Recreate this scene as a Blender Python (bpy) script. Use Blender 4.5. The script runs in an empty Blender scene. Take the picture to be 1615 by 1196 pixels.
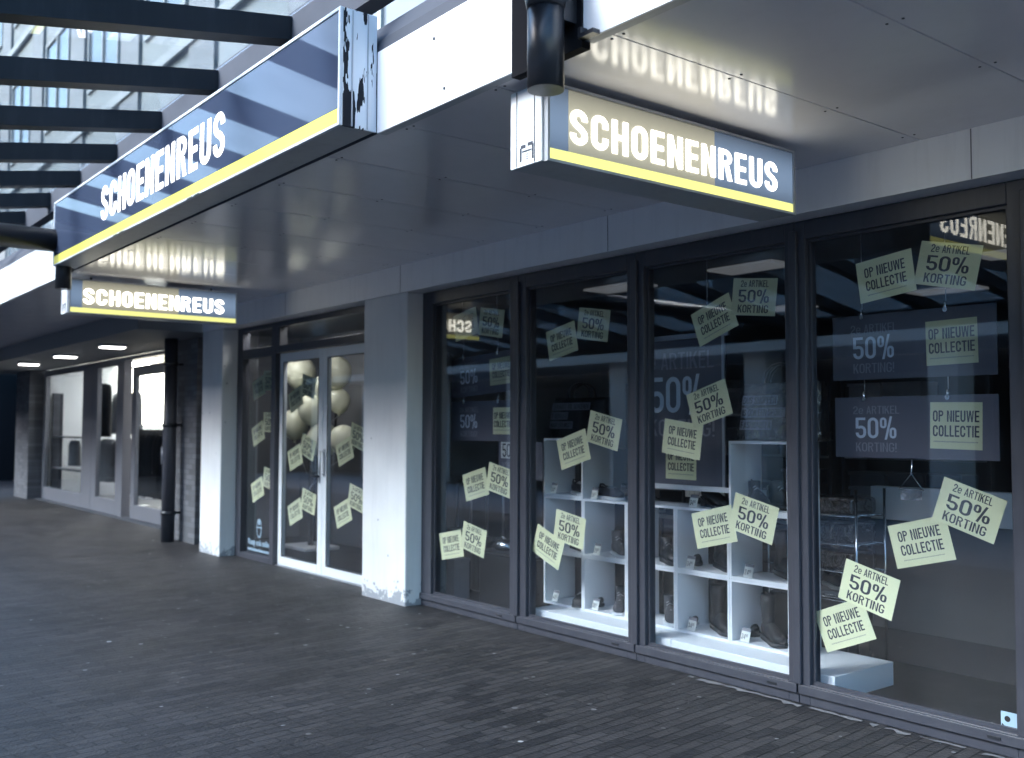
import bpy, bmesh, math, random
from mathutils import Vector, Matrix
R = math.radians
PI = math.pi
rnd = random.Random(7)
sc = bpy.context.scene
col = sc.collection

# ------------------------------------------------------------------ camera
cd = bpy.data.cameras.new('camera')
cam = bpy.data.objects.new('camera', cd); col.objects.link(cam); sc.camera = cam
cd.sensor_width = 36.0
cd.lens = 1560.47 / 1615 * 36
cd.clip_start = 0.05; cd.clip_end = 400
pi_, ya, ro = .0492, .9034, .0026
F = Vector((-math.sin(ya) * math.cos(pi_), math.cos(ya) * math.cos(pi_), math.sin(pi_)))
X0 = Vector((math.cos(ya), math.sin(ya), 0)); U0 = X0.cross(F)
RX = X0 * math.cos(ro) + U0 * math.sin(ro); UX = U0 * math.cos(ro) - X0 * math.sin(ro)
M = Matrix((RX, UX, -F)).transposed().to_4x4(); M.translation = (6.3, -4.6903, 1.5)
cam.matrix_world = M
cd.dof.use_dof = True
cd.dof.focus_distance = 4.6
cd.dof.aperture_fstop = 2.2

# ------------------------------------------------------------------ light
w = bpy.data.worlds.new("World"); sc.world = w; w.use_nodes = True
nt = w.node_tree
bg = nt.nodes['Background']
sky = nt.nodes.new('ShaderNodeTexSky'); sky.sky_type = 'NISHITA'; sky.sun_disc = False
SUN_EL, SUN_ROT = R(38), R(200)
sky.sun_elevation = SUN_EL; sky.sun_rotation = SUN_ROT
sky.air_density = 1.0; sky.dust_density = 2.5; sky.ozone_density = 1.0
hs = nt.nodes.new('ShaderNodeHueSaturation'); hs.inputs['Saturation'].default_value = 1.3; hs.inputs['Hue'].default_value = .488
nt.links.new(sky.outputs[0], hs.inputs['Color']); nt.links.new(hs.outputs[0], bg.inputs[0])
bg.inputs[1].default_value = 0.15
sd = bpy.data.lights.new('sun', 'SUN'); sd.energy = .75; sd.angle = R(20); sd.color = (.74, .91, 1.0)
sun = bpy.data.objects.new('sun', sd); col.objects.link(sun)
# sun direction: sky rotation is measured from +Y towards +X
sdir = Vector((math.sin(SUN_ROT) * math.cos(SUN_EL), math.cos(SUN_ROT) * math.cos(SUN_EL), math.sin(SUN_EL)))
sun.rotation_euler = sdir.to_track_quat('Z', 'Y').to_euler()
sun.location = sdir * 40
sc.view_settings.view_transform = 'Standard'
sc.view_settings.look = 'None'
sc.view_settings.exposure = 3.05
sc.view_settings.gamma = 1.0
sc.cycles.use_denoising = True
sc.cycles.max_bounces = 10
sc.cycles.diffuse_bounces = 5
sc.cycles.glossy_bounces = 5
sc.cycles.transparent_max_bounces = 24
sc.cycles.caustics_reflective = False
sc.cycles.caustics_refractive = False
sc.cycles.sample_clamp_indirect = 6.0

# ------------------------------------------------------------------ materials
def newmat(name):
    m = bpy.data.materials.new(name); m.use_nodes = True
    return m, m.node_tree, m.node_tree.nodes['Principled BSDF']

def N(t, kind, **kw):
    n = t.nodes.new(kind)
    for k, v in kw.items(): setattr(n, k, v)
    return n

def pm(name, c, rough=.6, var=.12, scale=6.0, metal=0.0, bump=0.0, bscale=None, spec=.5, emit=0.0, ecol=None, rvar=.08, coat=0.0):
    """procedural surface: base colour broken up by two noises, roughness varied, optional bump"""
    m, t, b = newmat(name)
    tc = N(t, 'ShaderNodeTexCoord')
    n1 = N(t, 'ShaderNodeTexNoise'); n1.inputs['Scale'].default_value = scale; n1.inputs['Detail'].default_value = 6
    n1.inputs['Roughness'].default_value = .65
    t.links.new(tc.outputs['Object'], n1.inputs['Vector'])
    mx = N(t, 'ShaderNodeMix', data_type='RGBA')
    lo = [max(0, x * (1 - var)) for x in c]; hi = [min(1, x * (1 + var)) for x in c]
    mx.inputs[6].default_value = (*lo, 1); mx.inputs[7].default_value = (*hi, 1)
    t.links.new(n1.outputs['Fac'], mx.inputs[0])
    t.links.new(mx.outputs[2], b.inputs['Base Color'])
    mr = N(t, 'ShaderNodeMapRange')
    mr.inputs['To Min'].default_value = max(0.02, rough - rvar); mr.inputs['To Max'].default_value = min(1, rough + rvar)
    t.links.new(n1.outputs['Fac'], mr.inputs['Value']); t.links.new(mr.outputs[0], b.inputs['Roughness'])
    b.inputs['Metallic'].default_value = metal
    b.inputs['Specular IOR Level'].default_value = spec
    if coat: b.inputs['Coat Weight'].default_value = coat; b.inputs['Coat Roughness'].default_value = .08
    if bump:
        n2 = N(t, 'ShaderNodeTexNoise'); n2.inputs['Scale'].default_value = bscale or scale * 8; n2.inputs['Detail'].default_value = 5
        t.links.new(tc.outputs['Object'], n2.inputs['Vector'])
        bp = N(t, 'ShaderNodeBump'); bp.inputs['Strength'].default_value = bump; bp.inputs['Distance'].default_value = .01
        t.links.new(n2.outputs['Fac'], bp.inputs['Height']); t.links.new(bp.outputs[0], b.inputs['Normal'])
    if emit:
        b.inputs['Emission Color'].default_value = (*(ecol or c), 1); b.inputs['Emission Strength'].default_value = emit
    return m

def glass(name, tint=(.93, .95, .97), ior=1.5, rough=0.0, dirt=0.0):
    m, t, b = newmat(name); t.nodes.remove(b)
    out = t.nodes['Material Output']
    tr = N(t, 'ShaderNodeBsdfTransparent'); tr.inputs[0].default_value = (*tint, 1)
    gl = N(t, 'ShaderNodeBsdfGlossy'); gl.inputs['Roughness'].default_value = rough; gl.inputs['Color'].default_value = (1, 1, 1, 1)
    fr = N(t, 'ShaderNodeFresnel')
    # the ray is not bent inside a thin pane, so both faces must reflect like outside faces
    ge = N(t, 'ShaderNodeNewGeometry'); ma = N(t, 'ShaderNodeMath', operation='MULTIPLY_ADD')
    ma.inputs[1].default_value = 1 / ior - ior; ma.inputs[2].default_value = ior
    t.links.new(ge.outputs['Backfacing'], ma.inputs[0]); t.links.new(ma.outputs[0], fr.inputs['IOR'])
    mx = N(t, 'ShaderNodeMixShader')
    t.links.new(fr.outputs[0], mx.inputs[0]); t.links.new(tr.outputs[0], mx.inputs[1]); t.links.new(gl.outputs[0], mx.inputs[2])
    last = mx
    if dirt:
        df = N(t, 'ShaderNodeBsdfDiffuse'); df.inputs[0].default_value = (.5, .52, .55, 1)
        tc = N(t, 'ShaderNodeTexCoord'); nn = N(t, 'ShaderNodeTexNoise'); nn.inputs['Scale'].default_value = 2.2; nn.inputs['Detail'].default_value = 8
        t.links.new(tc.outputs['Object'], nn.inputs['Vector'])
        mr = N(t, 'ShaderNodeMapRange'); mr.inputs['From Min'].default_value = .4; mr.inputs['From Max'].default_value = .75; mr.inputs['To Max'].default_value = dirt
        t.links.new(nn.outputs['Fac'], mr.inputs['Value'])
        m2 = N(t, 'ShaderNodeMixShader'); t.links.new(mr.outputs[0], m2.inputs[0]); t.links.new(mx.outputs[0], m2.inputs[1]); t.links.new(df.outputs[0], m2.inputs[2])
        last = m2
    t.links.new(last.outputs[0], out.inputs['Surface'])
    return m

def paving():
    m, t, b = newmat('clinker_paving')
    tc = N(t, 'ShaderNodeTexCoord')
    mp = N(t, 'ShaderNodeMapping'); mp.inputs['Rotation'].default_value = (0, 0, R(90 - 6))
    t.links.new(tc.outputs['Object'], mp.inputs['Vector'])
    br = N(t, 'ShaderNodeTexBrick'); br.offset = .5
    br.inputs['Scale'].default_value = 1.0; br.inputs['Brick Width'].default_value = .22; br.inputs['Row Height'].default_value = .068
    br.inputs['Mortar Size'].default_value = .0055; br.inputs['Mortar Smooth'].default_value = .3; br.inputs['Bias'].default_value = -.1
    br.inputs['Color1'].default_value = (.034, .032, .034, 1); br.inputs['Color2'].default_value = (.0085, .0085, .011, 1); br.inputs['Mortar'].default_value = (.005, .005, .006, 1)
    t.links.new(mp.outputs[0], br.inputs['Vector'])
    # worn patches
    n1 = N(t, 'ShaderNodeTexNoise'); n1.inputs['Scale'].default_value = .9; n1.inputs['Detail'].default_value = 7; n1.inputs['Roughness'].default_value = .7
    t.links.new(tc.outputs['Object'], n1.inputs['Vector'])
    mx = N(t, 'ShaderNodeMix', data_type='RGBA', blend_type='MULTIPLY'); mx.inputs[0].default_value = .8
    cr = N(t, 'ShaderNodeMapRange'); cr.inputs['From Min'].default_value = .3; cr.inputs['From Max'].default_value = .7; cr.inputs['To Min'].default_value = .5; cr.inputs['To Max'].default_value = 1.35
    t.links.new(n1.outputs['Fac'], cr.inputs['Value'])
    t.links.new(br.outputs['Color'], mx.inputs[6]); t.links.new(cr.outputs[0], mx.inputs[7])
    # odd very dark bricks
    br2 = N(t, 'ShaderNodeTexBrick'); br2.offset = .5
    for k in ('Scale', 'Brick Width', 'Row Height', 'Mortar Size'): br2.inputs[k].default_value = br.inputs[k].default_value
    br2.inputs['Bias'].default_value = -.93
    br2.inputs['Color1'].default_value = (1, 1, 1, 1); br2.inputs['Color2'].default_value = (.0, .0, .0, 1); br2.inputs['Mortar'].default_value = (1, 1, 1, 1)
    t.links.new(mp.outputs[0], br2.inputs['Vector'])
    dk = N(t, 'ShaderNodeMapRange'); dk.inputs['From Min'].default_value = .0; dk.inputs['From Max'].default_value = .25; dk.inputs['To Min'].default_value = .3; dk.inputs['To Max'].default_value = 1
    t.links.new(br2.outputs['Color'], dk.inputs['Value'])
    mx2 = N(t, 'ShaderNodeMix', data_type='RGBA', blend_type='MULTIPLY'); mx2.inputs[0].default_value = 1
    t.links.new(mx.outputs[2], mx2.inputs[6]); t.links.new(dk.outputs[0], mx2.inputs[7])
    # trodden gum spots: some cells of a voronoi, small irregular discs
    vo = N(t, 'ShaderNodeTexVoronoi'); vo.inputs['Scale'].default_value = 4.3
    nd = N(t, 'ShaderNodeTexNoise'); nd.inputs['Scale'].default_value = 40
    t.links.new(tc.outputs['Object'], nd.inputs['Vector']); t.links.new(tc.outputs['Object'], vo.inputs['Vector'])
    ad = N(t, 'ShaderNodeMath', operation='MULTIPLY_ADD'); ad.inputs[1].default_value = .05
    t.links.new(nd.outputs['Fac'], ad.inputs[0]); t.links.new(vo.outputs['Distance'], ad.inputs[2])
    sp = N(t, 'ShaderNodeSeparateColor'); t.links.new(vo.outputs['Color'], sp.inputs[0])
    rad = N(t, 'ShaderNodeMapRange'); rad.inputs['From Min'].default_value = .45; rad.inputs['From Max'].default_value = 1; rad.inputs['To Min'].default_value = 0.0; rad.inputs['To Max'].default_value = .105
    t.links.new(sp.outputs[0], rad.inputs['Value'])
    lt = N(t, 'ShaderNodeMath', operation='LESS_THAN'); t.links.new(ad.outputs[0], lt.inputs[0]); t.links.new(rad.outputs[0], lt.inputs[1])
    am = N(t, 'ShaderNodeMath', operation='MULTIPLY'); t.links.new(lt.outputs[0], am.inputs[0]); t.links.new(sp.outputs[1], am.inputs[1])
    mx3 = N(t, 'ShaderNodeMix', data_type='RGBA'); mx3.inputs[7].default_value = (.40, .40, .42, 1)
    t.links.new(am.outputs[0], mx3.inputs[0]); t.links.new(mx2.outputs[2], mx3.inputs[6])
    v2 = N(t, 'ShaderNodeTexVoronoi'); v2.inputs['Scale'].default_value = 11; t.links.new(tc.outputs['Object'], v2.inputs['Vector'])
    s2 = N(t, 'ShaderNodeSeparateColor'); t.links.new(v2.outputs['Color'], s2.inputs[0])
    r2 = N(t, 'ShaderNodeMapRange'); r2.inputs['From Min'].default_value = .6; r2.inputs['From Max'].default_value = 1; r2.inputs['To Min'].default_value = 0; r2.inputs['To Max'].default_value = .17
    t.links.new(s2.outputs[0], r2.inputs['Value'])
    l2 = N(t, 'ShaderNodeMath', operation='LESS_THAN'); t.links.new(v2.outputs['Distance'], l2.inputs[0]); t.links.new(r2.outputs[0], l2.inputs[1])
    a2 = N(t, 'ShaderNodeMath', operation='MULTIPLY'); t.links.new(l2.outputs[0], a2.inputs[0]); t.links.new(s2.outputs[1], a2.inputs[1])
    mx4 = N(t, 'ShaderNodeMix', data_type='RGBA'); mx4.inputs[7].default_value = (.22, .22, .235, 1)
    t.links.new(a2.outputs[0], mx4.inputs[0]); t.links.new(mx3.outputs[2], mx4.inputs[6])
    t.links.new(mx4.outputs[2], b.inputs['Base Color'])
    b.inputs['Specular IOR Level'].default_value = .45
    rr = N(t, 'ShaderNodeMapRange'); rr.inputs['To Min'].default_value = .42; rr.inputs['To Max'].default_value = .75
    t.links.new(n1.outputs['Fac'], rr.inputs['Value']); t.links.new(rr.outputs[0], b.inputs['Roughness'])
    n3 = N(t, 'ShaderNodeTexNoise'); n3.inputs['Scale'].default_value = 55; n3.inputs['Detail'].default_value = 4
    t.links.new(tc.outputs['Object'], n3.inputs['Vector'])
    hm = N(t, 'ShaderNodeMath', operation='MULTIPLY_ADD'); hm.inputs[1].default_value = -1.6
    t.links.new(br.outputs['Fac'], hm.inputs[0]); t.links.new(n3.outputs['Fac'], hm.inputs[2])
    bp = N(t, 'ShaderNodeBump'); bp.inputs['Strength'].default_value = .8; bp.inputs['Distance'].default_value = .008
    t.links.new(hm.outputs[0], bp.inputs['Height']); t.links.new(bp.outputs[0], b.inputs['Normal'])
    return m

def plaster():
    """white painted pillar plaster: grime and flaking near the foot, small chips"""
    m, t, b = newmat('white_plaster')
    tc = N(t, 'ShaderNodeTexCoord'); se = N(t, 'ShaderNodeSeparateXYZ'); t.links.new(tc.outputs['Object'], se.inputs[0])
    n1 = N(t, 'ShaderNodeTexNoise'); n1.inputs['Scale'].default_value = 13; n1.inputs['Detail'].default_value = 9; n1.inputs['Roughness'].default_value = .7
    t.links.new(tc.outputs['Object'], n1.inputs['Vector'])
    h = N(t, 'ShaderNodeMapRange'); h.inputs['From Min'].default_value = 0; h.inputs['From Max'].default_value = .24; h.inputs['To Min'].default_value = .17; h.inputs['To Max'].default_value = -.16
    t.links.new(se.outputs[2], h.inputs['Value'])
    a = N(t, 'ShaderNodeMath', operation='ADD'); t.links.new(n1.outputs['Fac'], a.inputs[0]); t.links.new(h.outputs[0], a.inputs[1])
    g = N(t, 'ShaderNodeMath', operation='GREATER_THAN'); g.inputs[1].default_value = .585; t.links.new(a.outputs[0], g.inputs[0])
    n2 = N(t, 'ShaderNodeTexNoise'); n2.inputs['Scale'].default_value = 3; n2.inputs['Detail'].default_value = 8
    t.links.new(tc.outputs['Object'], n2.inputs['Vector'])
    mx = N(t, 'ShaderNodeMix', data_type='RGBA'); mx.inputs[6].default_value = (.60, .62, .64, 1); mx.inputs[7].default_value = (.76, .77, .78, 1)
    t.links.new(n2.outputs['Fac'], mx.inputs[0])
    vo = N(t, 'ShaderNodeTexVoronoi'); vo.inputs['Scale'].default_value = 5.5; t.links.new(tc.outputs['Object'], vo.inputs['Vector'])
    l2 = N(t, 'ShaderNodeMath', operation='LESS_THAN'); l2.inputs[1].default_value = .06; t.links.new(vo.outputs['Distance'], l2.inputs[0])
    m1 = N(t, 'ShaderNodeMath', operation='MAXIMUM'); t.links.new(l2.outputs[0], m1.inputs[0]); t.links.new(g.outputs[0], m1.inputs[1])
    m2 = N(t, 'ShaderNodeMix', data_type='RGBA'); m2.inputs[7].default_value = (.30, .32, .35, 1)
    t.links.new(m1.outputs[0], m2.inputs[0]); t.links.new(mx.outputs[2], m2.inputs[6]); t.links.new(m2.outputs[2], b.inputs['Base Color'])
    b.inputs['Roughness'].default_value = .75
    n3 = N(t, 'ShaderNodeTexNoise'); n3.inputs['Scale'].default_value = 70; t.links.new(tc.outputs['Object'], n3.inputs['Vector'])
    ad = N(t, 'ShaderNodeMath', operation='MULTIPLY_ADD'); ad.inputs[1].default_value = -1.2; t.links.new(m1.outputs[0], ad.inputs[0]); t.links.new(n3.outputs['Fac'], ad.inputs[2])
    bp = N(t, 'ShaderNodeBump'); bp.inputs['Strength'].default_value = .3; bp.inputs['Distance'].default_value = .006
    t.links.new(ad.outputs[0], bp.inputs['Height']); t.links.new(bp.outputs[0], b.inputs['Normal'])
    return m

def peeled():
    """white paint flaking in long vertical patches off dark metal"""
    m, t, b = newmat('peeling_white_paint')
    tc = N(t, 'ShaderNodeTexCoord')
    mp = N(t, 'ShaderNodeMapping'); mp.inputs['Scale'].default_value = (1, 26, 4.2); t.links.new(tc.outputs['Object'], mp.inputs['Vector'])
    n1 = N(t, 'ShaderNodeTexNoise'); n1.inputs['Scale'].default_value = 1.0; n1.inputs['Detail'].default_value = 3; n1.inputs['Roughness'].default_value = .55
    t.links.new(mp.outputs[0], n1.inputs['Vector'])
    se = N(t, 'ShaderNodeSeparateXYZ'); t.links.new(tc.outputs['Object'], se.inputs[0])
    # wear is heaviest along the top edge, the bottom edge and the front edge
    top = N(t, 'ShaderNodeMapRange'); top.inputs['From Min'].default_value = 3.36; top.inputs['From Max'].default_value = 3.46; top.inputs['To Max'].default_value = .26
    bot = N(t, 'ShaderNodeMapRange'); bot.inputs['From Min'].default_value = 3.06; bot.inputs['From Max'].default_value = 2.9; bot.inputs['To Max'].default_value = .17
    frt = N(t, 'ShaderNodeMapRange'); frt.inputs['From Min'].default_value = -2.44; frt.inputs['From Max'].default_value = -2.49; frt.inputs['To Max'].default_value = .19
    t.links.new(se.outputs[2], top.inputs['Value']); t.links.new(se.outputs[2], bot.inputs['Value']); t.links.new(se.outputs[1], frt.inputs['Value'])
    a = N(t, 'ShaderNodeMath', operation='ADD'); t.links.new(n1.outputs['Fac'], a.inputs[0]); t.links.new(top.outputs[0], a.inputs[1])
    a2 = N(t, 'ShaderNodeMath', operation='ADD'); t.links.new(a.outputs[0], a2.inputs[0]); t.links.new(bot.outputs[0], a2.inputs[1])
    a3 = N(t, 'ShaderNodeMath', operation='ADD'); t.links.new(a2.outputs[0], a3.inputs[0]); t.links.new(frt.outputs[0], a3.inputs[1])
    g = N(t, 'ShaderNodeMath', operation='GREATER_THAN'); g.inputs[1].default_value = .683; t.links.new(a3.outputs[0], g.inputs[0])
    mx = N(t, 'ShaderNodeMix', data_type='RGBA'); mx.inputs[6].default_value = (.78, .80, .82, 1); mx.inputs[7].default_value = (.022, .023, .028, 1)
    t.links.new(g.outputs[0], mx.inputs[0]); t.links.new(mx.outputs[2], b.inputs['Base Color'])
    b.inputs['Roughness'].default_value = .8; b.inputs['Specular IOR Level'].default_value = .12
    iv = N(t, 'ShaderNodeMath', operation='SUBTRACT'); iv.inputs[0].default_value = 1; t.links.new(g.outputs[0], iv.inputs[1])
    bp = N(t, 'ShaderNodeBump'); bp.inputs['Strength'].default_value = .5; bp.inputs['Distance'].default_value = .003
    t.links.new(iv.outputs[0], bp.inputs['Height']); t.links.new(bp.outputs[0], b.inputs['Normal'])
    return m

def brickwall():
    m, t, b = newmat('grey_brick')
    tc = N(t, 'ShaderNodeTexCoord'); mp = N(t, 'ShaderNodeMapping'); mp.inputs['Rotation'].default_value = (R(90), 0, 0)
    t.links.new(tc.outputs['Object'], mp.inputs['Vector'])
    br = N(t, 'ShaderNodeTexBrick'); br.inputs['Scale'].default_value = 1; br.inputs['Brick Width'].default_value = .22; br.inputs['Row Height'].default_value = .068; br.inputs['Mortar Size'].default_value = .006
    br.inputs['Color1'].default_value = (.15, .155, .175, 1); br.inputs['Color2'].default_value = (.09, .095, .105, 1); br.inputs['Mortar'].default_value = (.10, .10, .11, 1)
    t.links.new(mp.outputs[0], br.inputs['Vector']); t.links.new(br.outputs['Color'], b.inputs['Base Color']); b.inputs['Roughness'].default_value = .85
    bp = N(t, 'ShaderNodeBump'); bp.inputs['Strength'].default_value = .6; bp.inputs['Distance'].default_value = .006; bp.invert = True
    t.links.new(br.outputs['Fac'], bp.inputs['Height']); t.links.new(bp.outputs[0], b.inputs['Normal'])
    return m

MT = dict(
    paving=paving(), plaster=plaster(), peel=peeled(), brick=brickwall(),
    soffit=pm('soffit_enamel', (.84, .82, .86), .16, .04, 3, rvar=.03, spec=.8, bump=.02, bscale=9),
    fascia=pm('white_fascia', (.80, .82, .84), .42, .04, 4),
    beam=pm('painted_lintel', (.86, .87, .90), .5, .05, 3, bump=.08),
    frame=pm('dark_window_frame', (.046, .048, .062), .42, .15, 8),
    frame_lo=pm('grey_frame', (.16, .165, .19), .45, .12, 6),
    whiteframe=pm('white_door_frame', (.66, .70, .74), .38, .05, 6),
    steel=pm('black_steel', (.018, .019, .024), .34, .3, 14, bump=.05),
    bouncestone=pm('bounce_paving', (.20, .21, .23), .8, .2, 1.2, bump=.3, bscale=20),
    matte=pm('matt_black_plate', (.010, .010, .012), .9, .2, 8, spec=.08),
    rafter=pm('dark_rafter', (.010, .011, .014), .6, .2, 5, spec=.25),
    gutter=pm('zinc_grey', (.075, .08, .095), .9, .15, 5, spec=.1),
    sign_blue=pm('blue_sign_face', (.045, .06, .10), .05, .05, 3, rvar=.02, spec=.27),
    sign_frame=pm('sign_edge_trim', (.62, .65, .68), .4, .12, 20),
    sign_case=pm('sign_casing', (.40, .42, .45), .45, .1, 9),
    sign_lit=pm('lit_beige_face', (.30, .30, .28), .12, .03, 3, emit=.052, ecol=(.95, .90, .66), rvar=.02),
    sign_litb=pm('lit_blue_face', (.14, .17, .24), .12, .03, 3, emit=.032, ecol=(.45, .65, .95), rvar=.02),
    letter=pm('lit_white_letter', (.85, .85, .85), .3, .02, 3, emit=.7, ecol=(1, .95, .80)),
    letter_far=pm('lit_white_letter_large', (.85, .85, .85), .25, .02, 3, emit=.4, ecol=(1, 1, 1)),
    stripe=pm('lit_yellow_stripe', (.80, .80, .12), .3, .04, 3, emit=.12, ecol=(.95, .93, .34)),
    stripe_day=pm('yellow_stripe', (.62, .60, .07), .45, .04, 3, spec=.2, emit=.045, ecol=(.95, .92, .30)),
    glass=glass('shop_glass', dirt=.01), roofglass=glass('roof_glass', (.86, .90, .93), 1.5, 0.02, .14),
    farglass=glass('neighbour_glass', (.9, .93, .95), 1.3),
    paper=pm('pale_yellow_paper', (.80, .80, .50), .7, .05, 9),
    ink=pm('dark_ink', (.045, .047, .06), .6, .1, 20),
    inkgrey=pm('soft_grey_ink', (.30, .33, .28), .7, .1, 30),
    board=pm('slate_board', (.115, .118, .15), .5, .08, 4),
    boardgrey=pm('board_grey_print', (.26, .265, .31), .5, .05, 9),
    boardblue=pm('board_pale_print', (.62, .70, .80), .5, .05, 9),
    chrome=pm('chrome', (.75, .77, .8), .18, .05, 9, metal=1),
    alu=pm('brushed_alu', (.50, .52, .55), .35, .08, 20, metal=1),
    shelf=pm('white_laminate', (.85, .86, .88), .4, .03, 4),
    plinth=pm('white_plinth', (.86, .87, .88), .5, .04, 5),
    intwall=pm('interior_wall', (.19, .195, .21), .8, .06, 2),
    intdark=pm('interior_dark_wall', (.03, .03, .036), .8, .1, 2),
    intceil=pm('interior_ceiling', (.08, .08, .085), .8, .05, 2),
    intfloor=pm('interior_floor', (.014, .014, .017), .5, .1, 3, spec=.2),
    partition=pm('grey_partition', (.085, .085, .09), .7, .05, 3),
    lamp=pm('lit_ceiling_panel', (.9, .9, .88), .5, 0, 1, emit=3.6, ecol=(1, .98, .95)),
    lampnb=pm('lit_shop_lamp', (.9, .9, .88), .5, 0, 1, emit=5.0, ecol=(1, .98, .95)),
    lampdim=pm('faint_ceiling_panel', (.22, .22, .22), .5, 0, 1, emit=.012, ecol=(.95, .97, 1)),
    lampfar=pm('lit_strip_lamp', (.9, .9, .9), .5, 0, 1, emit=1.5, ecol=(1, .98, .95)),
    lightbox=pm('lit_back_window', (.9, .9, .85), .5, 0, 1, emit=2.5, ecol=(1, .95, .78)),
    balloon=pm('pale_balloon', (.86, .86, .68), .28, .03, 3, spec=.5),
    blacksole=pm('black_rubber', (.02, .02, .022), .6, .2, 30),
    whitesole=pm('white_rubber', (.70, .71, .72), .55, .05, 30),
    leather=pm('black_leather', (.008, .008, .010), .5, .3, 30, bump=.12, bscale=120),
    suede=pm('grey_suede', (.045, .045, .052), .85, .2, 40, bump=.1, bscale=200),
    canvas=pm('dark_canvas', (.035, .035, .045), .8, .25, 60, bump=.15, bscale=240),
    lace=pm('lace', (.30, .30, .31), .8, .1, 40),
    card=pm('white_price_card', (.70, .72, .68), .6, .03, 9),
    bagblack=pm('black_carrier', (.022, .022, .025), .3, .2, 6, bump=.5, bscale=14),
    bagprint=pm('bag_print_grey', (.26, .27, .33), .6, .08, 12),
    cloth=pm('black_cloth', (.012, .012, .014), .95, .3, 8, bump=.4, bscale=18),
    clothgrey=pm('grey_cloth', (.16, .165, .18), .95, .2, 8, bump=.4, bscale=18),
    upper=pm('pale_render', (.15, .18, .195), .95, .08, 1.5),
    upperframe=pm('weathered_frame', (.155, .185, .20), .6, .1, 5),
    upperpanel=pm('grey_cladding', (.09, .108, .122), .6, .1, 1.5),
    winglass=pm('dark_window_glass', (.09, .115, .14), .12, .1, 1, spec=.3),
    oppo=pm('opposite_render', (.50, .53, .56), .8, .08, 1),
    suit=pm('black_shell', (.020, .020, .023), .3, .2, 8),
    foil=pm('silver_foil', (.62, .66, .72), .22, .1, 9, metal=1, bump=.8, bscale=22),
    box=pm('shoebox_card', (.11, .11, .13), .8, .2, 9),
    boxpale=pm('pale_shoebox_card', (.22, .22, .25), .8, .2, 9),
    white=pm('flat_white', (.75, .77, .8), .6, .03, 6),
    labelblue=pm('pale_blue_label', (.36, .50, .62), .5, .05, 12),
    grit=pm('pale_grit', (.16, .16, .17), .95, .5, 25, bump=.6, bscale=60),
)

def plastic():
    m, t, b = newmat('clear_crinkled_plastic')
    t.nodes.remove(b); out = t.nodes['Material Output']
    tr = N(t, 'ShaderNodeBsdfTransparent'); tr.inputs[0].default_value = (.80, .80, .84, 1)
    gl = N(t, 'ShaderNodeBsdfGlossy'); gl.inputs['Roughness'].default_value = .05
    tc = N(t, 'ShaderNodeTexCoord'); n = N(t, 'ShaderNodeTexNoise'); n.inputs['Scale'].default_value = 9; n.inputs['Detail'].default_value = 3; n.inputs['Distortion'].default_value = 1.5
    t.links.new(tc.outputs['Object'], n.inputs['Vector'])
    bp = N(t, 'ShaderNodeBump'); bp.inputs['Strength'].default_value = 1; bp.inputs['Distance'].default_value = .05; t.links.new(n.outputs['Fac'], bp.inputs['Height'])
    t.links.new(bp.outputs[0], gl.inputs['Normal'])
    mx = N(t, 'ShaderNodeMixShader'); mx.inputs[0].default_value = .26
    t.links.new(tr.outputs[0], mx.inputs[1]); t.links.new(gl.outputs[0], mx.inputs[2]); t.links.new(mx.outputs[0], out.inputs['Surface'])
    return m
MT['plastic'] = plastic()
def tube_glow(mname, k):
    """a light box is brightest where its fluorescent tube runs behind the face"""
    t = MT[mname].node_tree; b = t.nodes['Principled BSDF']; e = b.inputs['Emission Strength'].default_value
    tc = N(t, 'ShaderNodeTexCoord'); se = N(t, 'ShaderNodeSeparateXYZ'); t.links.new(tc.outputs['Generated'], se.inputs[0])
    d = N(t, 'ShaderNodeMath', operation='SUBTRACT'); d.inputs[1].default_value = .45; t.links.new(se.outputs[2], d.inputs[0])
    q = N(t, 'ShaderNodeMath', operation='MULTIPLY'); t.links.new(d.outputs[0], q.inputs[0]); t.links.new(d.outputs[0], q.inputs[1])
    r = N(t, 'ShaderNodeMapRange'); r.inputs['From Max'].default_value = .28; r.inputs['To Min'].default_value = e * k; r.inputs['To Max'].default_value = e * .45
    t.links.new(q.outputs[0], r.inputs['Value']); t.links.new(r.outputs[0], b.inputs['Emission Strength'])
tube_glow('sign_lit', 1.15); tube_glow('sign_litb', 1.5)
def sheet_tone(mname):
    t = MT[mname].node_tree; b = t.nodes['Principled BSDF']; src = b.inputs['Base Color'].links[0].from_socket
    oi = N(t, 'ShaderNodeObjectInfo'); r = N(t, 'ShaderNodeMapRange'); r.inputs['To Min'].default_value = .82; r.inputs['To Max'].default_value = 1.06; t.links.new(oi.outputs['Random'], r.inputs['Value'])
    mx = N(t, 'ShaderNodeMix', data_type='RGBA', blend_type='MULTIPLY'); mx.inputs[0].default_value = 1; t.links.new(src, mx.inputs[6]); t.links.new(r.outputs[0], mx.inputs[7]); t.links.new(mx.outputs[2], b.inputs['Base Color'])
sheet_tone('paper'); sheet_tone('leather'); sheet_tone('box')
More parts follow.
